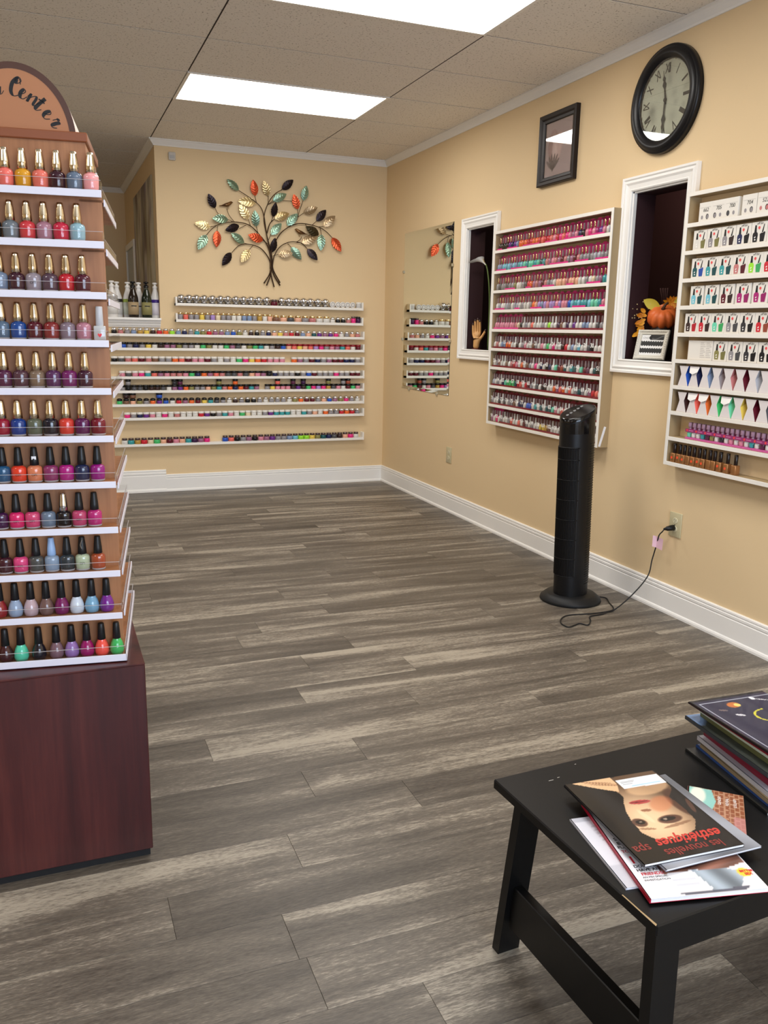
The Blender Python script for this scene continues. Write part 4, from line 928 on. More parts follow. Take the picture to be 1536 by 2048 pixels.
TIER = [('opi', 'gold', [(11, 'c'), (46, (214, 150, 30)), (81, (226, 112, 96)), (115, (52, 14, 32)), (149, (94, 110, 130)), (180, (240, 160, 160))]),
        ('opi', 'gold', [(-13, 'k'), (20, (110, 118, 124)), (54, (206, 58, 66)), (87, (168, 118, 134)), (121, (196, 36, 66)), (155, (142, 178, 190))]),
        ('opi', 'gold', [(0, (118, 134, 158)), (29, (62, 26, 42)), (61, (150, 138, 146)), (93, (84, 62, 76)), (127, (186, 26, 44)), (160.5, (74, 20, 40))]),
        ('opi', 'gold', [(4, (86, 108, 130)), (33, (22, 70, 140)), (67.5, (84, 20, 36)), (100, (132, 42, 44)), (132, (130, 112, 124)), (164, (176, 118, 134)), (195, 'clear')]),
        ('opi', 'gold', [(9, (84, 34, 66)), (40, (82, 50, 62)), (71, (124, 102, 84)), (103, (84, 40, 84)), (135, (112, 30, 92)), (167, (60, 22, 44))]),
        ('opi', 'gold', [(4.5, (146, 16, 48)), (34, (20, 56, 128)), (65.5, (92, 96, 78)), (98.5, (20, 20, 36)), (132, (206, 58, 48)), (165, (88, 22, 76)), (197, (110, 16, 36))]),
        ('opi', 'black', [(6, (36, 84, 122)), (34, (222, 62, 40)), (65.5, (214, 124, 88)), (97, (136, 50, 96)), (129, (172, 32, 122)), (160.5, (32, 40, 74)), (191, (142, 22, 116))]),
        ('opi', 'black', [(2, (64, 24, 66)), (28, (214, 40, 102)), (60, (206, 70, 112)), (90, (104, 118, 136)), (122, (24, 20, 24)), (153.5, (184, 66, 104)), (184, (178, 42, 112))]),
        ('opi', 'black', [(10.5, (66, 28, 38)), (41, (214, 70, 122)), (72.5, (76, 76, 74)), (104, (134, 152, 174)), (135, (48, 54, 58)), (165, (176, 188, 158)), (197, (158, 72, 44))]),
        ('round', 'tall', [(0, (140, 26, 36)), (26, (146, 164, 190)), (58.5, (188, 162, 168)), (89, (112, 84, 80)), (119.5, (118, 22, 88)), (150, (206, 214, 226)), (180.5, (118, 166, 196)), (212, (110, 30, 132))]),
        ('round', 'tall', [(12, (62, 24, 32)), (43, (86, 202, 166)), (78.5, (22, 22, 34)), (113.5, (122, 92, 102)), (144, (146, 110, 172)), (174.5, (150, 20, 96)), (203, (236, 82, 72)), (234, (62, 172, 92))])]
CN = {0: 'red'}
def cname(c):
    best = min(PAL.values(), key=lambda v: sum((a - b) ** 2 for a, b in zip(v[1:], c))); return best[0]
TN = ['top', 'second', 'third', 'fourth', 'fifth', 'sixth', 'seventh', 'eighth', 'ninth', 'tenth', 'bottom']
def tower_plane(px, py, ly):
    d = TMi.to_3x3() @ ray(px, py); c = TMi @ CAM; s_ = (ly - c.y) / d.y; return c + d * s_
prev = {}
for r, (kd, cp, lst) in enumerate(TIER):
    zf = (LIPS[r] - ZB + LH - .0017) if r < 10 else .0123
    py_ = 1024 if r > 9 else 670
    last = -9
    for i, (p, c) in enumerate(lst):
        zl = LIPS[r] + .045 if r < 10 else .57
        # find lx whose projection at shelf height hits column p
        lo, hi = -.3, .3; ly = -THD + .029
        for _ in range(30):
            mid = (lo + hi) / 2; X = TM_ @ Vector((mid, ly, zf + .02)) - CAM
            if 768 + FPX * X.dot(Rv) / X.dot(Fv) < p: lo = mid
            else: hi = mid
        lx = max(lo, last + .0345); last = lx
        clear = c == 'clear'
        if isinstance(c, str) and not clear: c = PAL[c][1:]
        cc = (190, 190, 190) if clear else c
        k_ = 'square' if clear else kd
        M = TM_ @ Matrix.Translation((lx, ly, zf)) @ Matrix.Diagonal((.91, .91, .93, 1))
        o = link('polish_bottle', PB[k_], None, M=M, col=rgb(*cc)); cap = cp
        if clear: cap = 'plain'
        if r == 7 and i == 4: cap = 'silver'
        if r == 8 and i == 3: cap = 'pattern'
        cn = 'clear' if clear else cname(c)
        tag(o, f"{cn} nail polish bottle with {'black' if cap == 'tall' else cap} cap, {nth(i)} from left on the {TN[r]} tower tier", 'nail polish', f'polish bottles on the {TN[r]} tower tier')
        link('cap', CP[cap], o)
        if kd == 'opi' and not clear: link('glass_base', PB_base, o)
        if (r, i) in ((6, 1), (6, 2), (7, 1), (7, 2), (7, 5), (8, 1), (8, 5), (2, 2), (5, 2)): link('printed_logo', text_mesh('OPI', .0085, INK), o, M=frame((1, 0, 0), (0, 0, 1), (0, -1, 0), (0, -.0150, .020)))
        if r == 6 and i == 2: link('sticker', STK, o)
        if clear:
            MB().prism([(0, .008), (.005, .014), (.004, .018), (0, .016), (-.004, .018), (-.005, .014)], 0, .0004).build('red_heart', mat('heart_red', rgb(236, 50, 60), .4), o, M=frame((1, 0, 0), (0, 0, 1), (0, -1, 0), (.0, -.0108, 0)))
        if r == 8 and i == 5: MB().prism([(-.003, 0), (-.001, 0), (.002, .016), (-.002, .030), (.003, .044), (.001, .044), (-.004, .030), (0, .016)], 0, .0006).build('zigzag', CHROME, o, M=frame((1, 0, 0), (0, 0, 1), (0, -1, 0), (0, -.0096, .038)))
# right-hand side of the tower
SIDE = ['wk', 'eG', 'rc', 'wz', 'gz', 'iY', 'Pp', 'xr', 'jw', 'qx', 'le', 'oW']
for r in range(11):
    zf = (LIPS[r] - .012 - ZB + LH - .0017) if r < 10 else .0123
    for i in range(3):
        c = SIDE[r][0] if i == 0 else rnd.choice('prRmqbtghv'); yy = -THD + (.085 if r < 10 else .12) + i * .046
        o = link('polish_bottle', PB['opi'], None, M=TM_ @ Matrix.Translation((THW - .029, yy, zf)) @ Matrix.Rotation(math.radians(90), 4, 'Z') @ Matrix.Diagonal((.91, .91, .93, 1)), col=pc(c))
        cap = 'plain' if r in (0, 2) else 'black' if r in (1, 6, 7, 8, 9, 10) else 'gold'
        tag(o, f"{pn(c)} polish bottle, {nth(i)} from the front on right side, {TN[r]} tower tier", 'nail polish', 'polish bottles on the right side of the tower'); link('cap', CP[cap], o)

# ================================================================== TOWER FAN
fc = Vector((2.430, 3.478, 0))
fan = thing('tower_fan', 'tall black tower fan standing on a round base by the wall', 'fan', M=Matrix.Translation(fc) @ Matrix.Rotation(math.radians(18), 4, 'Z'))   # front faces local -x
MB().lathe([(.150, 0), (.155, .004), (.152, .016), (.128, .036), (.118, .040), (.02, .042)], 48).build('base', mat('fan_base', rgb(24, 25, 27), .5, spec=.35), fan)
def dsec(s=1.):   # cross-section: rounded teardrop, long along x
    return [(.098 * s * math.cos(a) * (1 if math.cos(a) < 0 else .92), .080 * s * math.sin(a)) for a in [2 * math.pi * k / 40 for k in range(40)]]
sec = dsec()
def slant(x): return .935 + (x + .098) / .19 * .062
V = [(x, y, .034) for x, y in sec] + [(x, y, slant(x) - .018) for x, y in sec]
MB().add(V, [(k, (k + 1) % 40, (k + 1) % 40 + 40, k + 40) for k in range(40)], smooth=True).add(V[:40], [tuple(reversed(range(40)))]).add(V[40:], [tuple(range(40))]).build('housing', BLACK, fan)
s2 = dsec(1.015)
V = [(x, y, slant(x) - .020) for x, y in s2] + [(x, y, slant(x) - .003) for x, y in s2] + [(x * .94, y * .94, slant(x * .94)) for x, y in s2]
MB().add(V, [(k + j * 40, (k + 1) % 40 + j * 40, (k + 1) % 40 + 40 + j * 40, k + 40 + j * 40) for j in range(2) for k in range(40)], smooth=True).add(V[80:], [tuple(range(40))]).build('control_panel', BLACKG, fan)
for k in range(5):
    x = -.055 + k * .027; MB().lathe([(.0085, 0), (.0085, .0025), (.007, .003)], 16, sx=1, sy=.8).build('button', mat('button_grey', rgb(150, 150, 150), .3, .5), fan, M=Matrix.Translation((x, .022, slant(x) - .0005)) @ Matrix.Rotation(-math.atan(.062 / .19), 4, 'Y'))
# display window
q = MB(); s3 = dsec(1.004)
idx = [k for k in range(40) if 20 <= k <= 31]
for a, b in zip(idx, idx[1:]):
    q.add([(*s3[a], .862), (*s3[b], .862), (*s3[b], slant(s3[b][0]) - .026), (*s3[a], slant(s3[a][0]) - .026)], [(0, 1, 2, 3)], smooth=True)
q.build('display_window', BLACKG, fan)
# front grille: vertical slats over a flush panel with recess shade in its colour + cross bands
q = MB(); s4 = dsec(1.002); idx = list(range(14, 27))
for a, b in zip(idx, idx[1:]): q.add([(*s4[a], .14), (*s4[b], .14), (*s4[b], .80), (*s4[a], .80)], [(0, 1, 2, 3)], smooth=True)
q.build('grille_shade_panel', mat('grille_dark', rgb(8, 8, 9), .6), fan)
for k in range(15, 26):
    x, y = dsec(1.012)[k]
    for j in (0, .5):
        x2, y2 = dsec(1.012)[k + 1]; xx, yy = x + (x2 - x) * j, y + (y2 - y) * j
        MB().box(xx - .0015, xx + .0015, yy - .0012, yy + .0012, .145, .795).build('slat', BLACK, fan)
for z in (.145, .235, .335, .435, .535, .635, .735, .795):
    P = [(x, y, z) for x, y in dsec(1.014)[14:27]]; MB().tube(P, .0022, 5).build('grille_band', BLACK, fan)
# rear grille ribs
for k in range(58): 
    z = .10 + k * .0125; P = [(x, y, z) for x, y in (dsec(1.008)[30:40] + dsec(1.008)[0:11])]
    MB().tube(P, .0019, 4).build('rear_rib', BLACK, fan)
# cord, tag and plug
def fl(px, py): p = onZ(px, py, .004); return p
w2 = fan.matrix_basis.inverted()
pts = [fl(1194, 1193), fl(1212, 1196), fl(1219, 1206), fl(1227, 1216), fl(1220, 1222), fl(1185, 1227), fl(1140, 1230), fl(1124, 1236), fl(1122, 1246), fl(1136, 1254), fl(1150, 1250), fl(1160, 1247), fl(1176, 1250), fl(1181, 1241), fl(1180, 1233), fl(1200, 1229), fl(1225, 1222)]
rise = [(1262, 1192, .16, .02), (1295, 1153, .075, .08), (1304, 1120, .05, .16), (1313, 1090, .045, .24), (1318, 1071, .06, .32)]
for px, py, o_, _ in rise: pts.append(onR(px, py, o_))
pts += [onR(1325, 1063, .065)]
pl = onR(1347, 1055, .010)
pts += [Vector((XR - .060, pl.y + .006, pl.z - .006))]
cp_ = smooth(pts, 5)
MB().tube([w2 @ p for p in cp_], .0031, 6).build('power_cord', BLACKM, fan)
a, b = Vector((XR - .062, pl.y + .006, pl.z - .006)), Vector((XR - .009, pl.y, pl.z))
MB().tube([w2 @ a.lerp(b, f_) for f_ in (0, .25, .3, .7, 1)], [.005, .008, .011, .0135, .014], 10).build('plug', BLACK, fan)
tg = onR(1313, 1083, .052)
q = MB().add([(0, 0, -.030), (.004, -.040, -.036), (.004, -.042, .020), (0, 0, .026), (-.016, .010, -.026), (-.016, .010, .030)], [(0, 1, 2, 3), (0, 3, 5, 4)])
q.build('warning_tag', mat('pink_tag', rgb(232, 190, 204), .5), fan, M=w2 @ Matrix.Translation(tg))
lean = Matrix.Translation((0, 0, .04)) @ (fan.matrix_basis.to_3x3().inverted() @ Matrix.Rotation(math.radians(-1.4), 3, Vector((.2, 1, 0))) @ fan.matrix_basis.to_3x3()).to_4x4() @ Matrix.Translation((0, 0, -.04))
for ch in fan.children:
    if ch.name.split('.')[0] not in ('base', 'power_cord', 'plug', 'warning_tag'): ch.matrix_basis = lean @ ch.matrix_basis

# ================================================================== PASS-THROUGH OBJECTS
lp = bpy.data.lights.new('back_room_fill', 'POINT'); lp.energy = 5.0; lp.color = (1, .86, .7); lp.shadow_soft_size = .12  # added point light without a fixture, lifts the dark back room
lo_ = bpy.data.objects.new('back_room_fill', lp); COL.objects.link(lo_); lo_.location = (XR + .62, 4.4, 2.3)
t = thing('recessed_light', 'round recessed ceiling trim in the dark back room', 'ceiling light', (XR + .62, 3.42, bz1 - .002))
MB().lathe([(.055, 0), (.075, -.004), (.095, -.004), (.098, 0)], 28, cap=False).build('trim_ring', mat('grey_trim', rgb(120, 112, 110), .5), t)
MB().lathe([(.056, -.001), (.056, 0)], 24).build('lens', mat('grey_lens', rgb(60, 54, 54), .4), t)
# display hand
def skin_mesh(chains, name, material, sub=2):
    """chains: list of [(x,y,z,r),...]; first point of each later chain snaps to an index (int) of earlier verts"""
    V = []; E = []; Rr = []
    for ch in chains:
        prev_ = None
        for p in ch:
            if isinstance(p, int): prev_ = p; continue
            V.append(p[:3]); Rr.append(p[3]); k = len(V) - 1
            if prev_ is not None: E.append((prev_, k))
            prev_ = k
    me = bpy.data.meshes.new(name); me.from_pydata(V, E, []); o = bpy.data.objects.new(name, me); COL.objects.link(o)
    sm_ = o.modifiers.new('s', 'SKIN'); sm_.use_smooth_shade = True
    for k, r_ in enumerate(Rr): d = me.skin_vertices[0].data[k]; d.radius = (r_, r_); d.use_root = k == 0
    sb_ = o.modifiers.new('d', 'SUBSURF'); sb_.levels = sb_.render_levels = sub
    bpy.context.view_layer.update()
    out = bpy.data.meshes.new_from_object(o.evaluated_get(bpy.context.evaluated_depsgraph_get()))
    bpy.data.objects.remove(o); out.materials.clear(); out.materials.append(material); out.name = name; return out
SKIN = mat('mannequin_skin', rgb(222, 168, 106), .35)
hp = onR(948, 700, -.05)
hnd = thing('display_hand', 'mannequin display hand standing upright on the opening sill', 'display hand', M=frame((.88, -.475, 0), (0, 0, 1), (-.475, -.88, 0), (XR + .055, hp.y - .02, 1.217)))
ch = [[(0, 0, 0, .024), (0, .03, 0, .022), (0, .055, 0, .022), (.001, .075, 0, .024), (.002, .10, 0, .022)],
      [3, (-.020, .100, .000, .013), (-.024, .118, 0, .0095), (-.026, .142, .002, .0085), (-.027, .162, .005, .0075), (-.0275, .176, .007, .0055)],
      [4, (-.008, .118, .002, .0105), (-.010, .138, .002, .0090), (-.012, .165, .003, .0085), (-.013, .187, .006, .0075), (-.0135, .203, .008, .0055)],
      [4, (.008, .119, .002, .0105), (.007, .140, .002, .0090), (.006, .170, .003, .0085), (.005, .194, .006, .0075), (.005, .211, .008, .0055)],
      [4, (.022, .114, .001, .0105), (.022, .134, .002, .0090), (.021, .162, .003, .0085), (.020, .184, .006, .0075), (.019, .200, .008, .0055)],
      [2, (.022, .068, .006, .0135), (.038, .088, .010, .0105), (.050, .108, .012, .0090), (.058, .126, .013, .0070), (.061, .136, .013, .005)]]
link('hand_body', skin_mesh(ch, 'hand_body', SKIN), hnd)
NAIL = mat('dark_nail', rgb(40, 12, 16), .15)
for x, y, z, a in ((-.0275, .173, .0125, 3), (-.0135, .200, .0135, 2), (.005, .208, .0135, 0), (.019, .197, .0135, -2), (.0600, .132, .0185, -22)):
    MB().lathe([(.0048, -.001), (.0052, 0), (.004, .0016), (.001, .002)], 12, sx=1, sy=1.9).build('nail', NAIL, hnd, M=Matrix.Translation((x, y, z)) @ Matrix.Rotation(math.radians(a), 4, 'Z') @ Matrix.Rotation(math.radians(-14), 4, 'X'))
MB().lathe([(.030, 0), (.030, .004), (.027, .005)], 24, M=RX).build('stand', mat('stand_red', rgb(110, 50, 44), .4), hnd)
# calla lily
lp_ = onR(975, 525, -.06); lily = thing('calla_lily', 'white artificial calla lily arching in the first opening', 'flower', M=frame((.5, -.866, 0), (0, 0, 1), (-.866, -.5, 0), (XR + .015, lp_.y, 1.217)))
hz_ = lp_.z - 1.217
stem = smooth([(.078, 0, .0), (.078, hz_ * .45, 0), (.068, hz_ * .72, 0), (.050, hz_ * .90, 0), (.034, hz_ * .975, 0)], 6)
MB().tube(stem, .0045, 8).build('stem', mat('stem_green', rgb(96, 118, 60), .5), lily)
q = MB(); nu, nv = 14, 20; V = []
for i in range(nu):
    u = i / (nu - 1)
    for j in range(nv):
        a = 2 * math.pi * j / nv; flare = u ** 2.2 * .040 * (1 + .75 * max(0, math.cos(a)) ** 2) + .006 + .010 * u
        ax = Vector((.036 - .055 * u, hz_ * .965 + .060 * u - .018 * u * u, 0)); 
        V.append(ax + Vector((-math.cos(a) * flare * (.9 if math.cos(a) > 0 else .45), math.cos(a) * flare * -.28 * u, math.sin(a) * flare * .8)))
q.add(V, [(i * nv + j, i * nv + (j + 1) % nv, (i + 1) * nv + (j + 1) % nv, (i + 1) * nv + j) for i in range(nu - 1) for j in range(nv)], smooth=True)
q.build('bloom', mat('lily_white', rgb(240, 238, 232), .45), lily)
MB().tube([(.030, hz_ * .97, 0), (.008, hz_ + .018, .0), (-.012, hz_ + .030, .0)], [.004, .0045, .002], 8).build('spadix', mat('spadix_yellow', rgb(220, 180, 60), .6), lily)

# pumpkin arrangement
gp = onR(1325, 636, -.165)
arr = thing('pumpkin_arrangement', 'orange pumpkin with yellow autumn leaves in the second opening', 'decoration', M=frame((.77, -.64, 0), (0, 0, 1), (-.64, -.77, 0), (XR + .165, gp.y, 1.214)))
pz = gp.z - 1.214
MB().lathe([(.050, 0), (.056, .004), (.050, pz - .04), (.030, pz - .03)], 24, M=RX).build('pot', mat('dark_pot', rgb(34, 26, 22), .5), arr)
prof = [(.004, .050), (.020, .054), (.045, .052), (.066, .040), (.076, .018), (.076, -.008), (.064, -.032), (.040, -.046), (.012, -.046)]
tiltm = Matrix.Translation((0, pz, 0)) @ Matrix.Rotation(math.radians(32), 4, 'X') @ RX
MB().lathe([(r_, z) for r_, z in reversed(prof)], 60, wob=lambda a, z: 1 - .13 * abs(math.cos(5 * a)) ** 6, M=tiltm).build('pumpkin', mat('pumpkin_orange', rgb(226, 112, 54), .45), arr)
MB().tube([tiltm @ Vector(p) for p in ((0, 0, .046), (.002, 0, .060), (.010, .004, .075), (.022, .008, .084))], [.014, .008, .006, .006], 8).build('stalk', mat('stalk_brown', rgb(74, 46, 28), .7), arr)
def petal(u0, v0, L_, w_, ang, m_, nm, cur=.3, w=.0):
    V = []; n = 8
    for i in range(n + 1):
        t_ = i / n; ww = w_ * math.sin(math.pi * min(1, t_ * .94 + .06)) ** .75
        for j in (-1, 0, 1): V.append((t_ * L_, j * ww, cur * L_ * t_ * t_ + abs(j) * ww * .35))
    F = [(3 * i + j, 3 * i + 3 + j, 3 * i + 4 + j, 3 * i + 1 + j) for i in range(n) for j in (0, 1)]
    return MB().add(V, F, smooth=True).build(nm, m_, arr, M=Matrix.Translation((u0, v0, w)) @ Matrix.Rotation(math.radians(ang), 4, 'Z'))
YL = mat('leaf_yellow', rgb(212, 196, 70), .5); OR = mat('petal_amber', rgb(236, 164, 36), .5); OR2 = mat('petal_dark_amber', rgb(206, 126, 22), .5)
petal(-.018, pz + .046, .092, .026, 152, YL, 'large_leaf', .1, .01)
petal(.050, pz + .080, .060, .014, 20, YL, 'large_leaf', .1, .0)
r2 = random.Random(4)
for k in range(16):      # left cluster of petals trailing down
    t_ = k / 15; petal(-.078 - .022 * math.sin(t_ * 2.4) + .014 * r2.uniform(-1, 1), pz + .026 - .125 * t_, .030 + .012 * r2.random(), .010, 150 + 110 * t_ + r2.uniform(-45, 45), [OR, OR2][k % 2], 'petal', .35, .015 + .015 * r2.random())
for k in range(14):      # upper right sunflower
    petal(.036, pz + .074, .036 + .008 * r2.random(), .008, k * 360 / 14 + r2.uniform(-8, 8), [OR, OR2][k % 2], 'petal', .3, -.02)
for k in range(22):
    a = r2.uniform(100, 200); L_ = r2.uniform(.05, .115); x, y = -.045 + L_ * math.cos(math.radians(a)), pz + .010 + L_ * .75 * math.sin(math.radians(a))
    MB().lathe([(.001, -.0035), (.0035, -.001), (.0035, .001), (.001, .0035)], 8).build('seed_bead', mat('bead_pale', rgb(206, 188, 140), .3), arr, (x, y, .008 + .01 * r2.random()))
for k in range(4):
    MB().tube([(.0, pz + .04, -.03), (-.012 + .008 * k, pz + .10, -.035), (-.022 + .012 * k, pz + .15, -.04)], [.002, .0015, .004], 6).build('wheat_stem', mat('dark_wheat', rgb(62, 34, 30), .8), arr)
# framed lash chart on the sill
f0 = onR(1274, 716, -.02)
fr_ = thing('photo_frame', 'white carved frame with lash chart leaning on the sill', 'picture frame', M=frame((.34, -.94, 0), (0, 0, 1), (-.94, -.34, 0), (XR + .006, 3.568, 1.2145)) @ Matrix.Rotation(math.radians(-14), 4, 'X'))
W_, H_ = .172, .150
RP = [(0, 0), (0, .010), (.004, .013), (.010, .013), (.014, .009), (.020, .009), (.024, .005), (.024, 0)]
cs = [((0, 0), (1, 1)), ((W_, 0), (-1, 1)), ((W_, H_), (-1, -1)), ((0, H_), (1, -1))]
for k in range(4):
    q = MB(); P = [((c[0], c[1], 0), (s_[0], s_[1], 0), (0, 0, 1)) for c, s_ in (cs[k], cs[(k + 1) % 4])]; sweep(P, RP, q).build('frame_rail', mat('frame_cream', rgb(214, 210, 198), .45), fr_)
q = MB()
for k in range(15):
    x = .012 + k * (W_ - .024) / 14
    for y in (.007, H_ - .007): q.lathe([(.0045, .0125), (.0035, .0145), (.001, .0152)], 8, M=Matrix.Translation((x, y, 0)), sx=1.1, sy=.7)
for k in range(1, 11):
    y = .012 + k * (H_ - .024) / 11
    for x in (.007, W_ - .007): q.lathe([(.0045, .0125), (.0035, .0145), (.001, .0152)], 8, M=Matrix.Translation((x, y, 0)), sx=.7, sy=1.1)
cv = q.build('carving', mat('frame_cream'), fr_); cv['kind'] = 'stuff'
def lash(u, v):
    c = np.ones(u.shape + (3,)) * .92
    wv = .02 * np.sin(u * 60)
    for lo, hi in ((.12, .34), (.46, .68)):
        m_ = (v > lo + wv) & (v < hi + wv); st = .12 + .16 * (np.sin(u * 130 + v * 9) > .55)
        c = np.where(m_[..., None], st[..., None] * np.ones(3), c)
    m_ = (v > .74) & (u > .38); c = np.where(m_[..., None], (.16 + .25 * np.exp(-((v - .86 - .08 * np.sin(u * 8)) / .03) ** 2))[..., None] * np.ones(3), c)
    m_ = ((u - .40) / .07) ** 2 + ((v - .86) / .09) ** 2 < 1; c = np.where(m_[..., None], np.array([.12, .12, .12]), c)
    return c
link('chart', print_mesh('chart', W_ - .046, H_ - .046, 120, 70, lash, attr_mat('print_matte', .7)), fr_, (.023, .023, .003))
link('printed_title', text_mesh('CND', .014, mat('grey_print'), space=1.1), fr_, (.048, H_ - .040, .0035))
MB().box(.004, W_ - .004, .004, H_ - .004, -.004, .0005).build('backing', BLACKM, fr_)
MB().box(W_ / 2 - .02, W_ / 2 + .02, -.1, .0, -.001, .001).build('easel', BLACKM, fr_, M=Matrix.Translation((0, .112, -.005)) @ Matrix.Rotation(math.radians(24), 4, 'X'))

# ================================================================== COFFEE TABLE AND MAGAZINES
TA = math.radians(3.2); TZ = .400
TBM = Matrix.Translation((.863, .934, 0)) @ Matrix.Rotation(TA, 4, 'Z')       # local x along the table, y away from the viewer
tb = thing('coffee_table', 'worn black coffee table with angled legs in the foreground', 'table', M=TBM)
BW_ = mat('black_wood', rgb(11, 11, 12), .4, spec=.35, bump=(60, .06, .001))
TL, TD = .92, .496
MB().cbox(0, TL, 0, TD, TZ - .022, TZ, .0025).build('table_top', BW_, tb)
def board(p0, p1, w, th, nm, dirw):   # tapered leg: quad prism from p0 (top) to p1 (bottom)
    q = MB(); dw = Vector(dirw)
    dt = Vector((0, 1, 0)) if abs(dw.x) > .5 else Vector((1, 0, 0))
    V = []
    for p in (Vector(p0), Vector(p1)):
        V += [p, p + dw * w, p + dw * w + dt * th, p + dt * th]
    q.add(V, [(3, 2, 1, 0), (4, 5, 6, 7), (0, 1, 5, 4), (1, 2, 6, 5), (2, 3, 7, 6), (3, 0, 4, 7)]); return q.build(nm, BW_, tb)
for x in (.004, TL - .066):
    board((x, TD - .100, TZ - .022), (x, TD - .046, 0), .054, .024, 'leg', (1, 0, 0))
    board((x, .004, TZ - .022), (x, -.004, 0), .054, .024, 'leg', (1, 0, 0))
    MB().cbox(x + .014, x + .036, .024, TD - .064, .075, .180, .002).build('stretcher', BW_, tb)
MB().cbox(.010, TL - .010, .004, .022, TZ - .068, TZ - .022, .001).build('apron', BW_, tb)
MB().cbox(.010, TL - .010, TD - .090, TD - .072, TZ - .068, TZ - .022, .001).build('apron', BW_, tb)
WORN = mat('bare_wood', rgb(176, 150, 110), .7)
MB().add([(-.0004, .002, TZ - .001), (-.0004, .085, TZ - .0005), (.0012, .085, TZ + .0003), (.0016, .040, TZ + .0003), (.0030, .004, TZ + .0003)], [(0, 1, 2, 3, 4)]).build('worn_edge', WORN, tb)
for x, y, l in ((.105, .442, .012), (.13, .446, .006), (.20, .478, .004)): MB().box(x, x + l, y, y + .0012, TZ, TZ + .0003).build('scuff', mat('scuff', rgb(200, 196, 190), .6), tb)

PRINT = attr_mat('print_gloss', .28, .3)
def magazine(name, label, M, w_, h_, th, fn, spine, nx=40, ny=54, bow=0., group='magazines on the coffee table'):
    t = thing(name, label, 'magazine', M=M, group=group)
    MB().box(.001, w_ - .001, .001, h_ - .001, .0004, th - .0004).build('pages', PAPER, t)
    MB().box(-.0006, .002, 0, h_, 0, th).build('spine', mat(f'spine_{spine}', rgb(*spine), .35), t)
    MB().box(0, w_, 0, h_, 0, .0004).build('back_cover', mat(f'spine_{spine}'), t)
    link('front_cover', print_mesh('front_cover', w_, h_, nx, ny, fn, PRINT), t, (0, 0, th))
    return t
def ell(u, v, x, y, a, b, rot=0., soft=3.):
    X = (u - x) * math.cos(rot) + (v - y) * math.sin(rot); Y = -(u - x) * math.sin(rot) + (v - y) * math.cos(rot)
    return np.clip((1 - (X / a) ** 2 - (Y / b) ** 2) * soft, 0, 1)[..., None]
def inpoly(u, v, P):
    r_ = np.zeros(u.shape, bool); n = len(P)
    for i in range(n):
        (x1, y1), (x2, y2) = P[i], P[(i + 1) % n]
        c = ((y1 > v) != (y2 > v)) & (u < (x2 - x1) * (v - y1) / ((y2 - y1) + 1e-9) + x1); r_ ^= c
    return r_
A3 = lambda *c: np.array(c) / 255.
def mix(c, m_, col): return c * (1 - m_) + col * m_
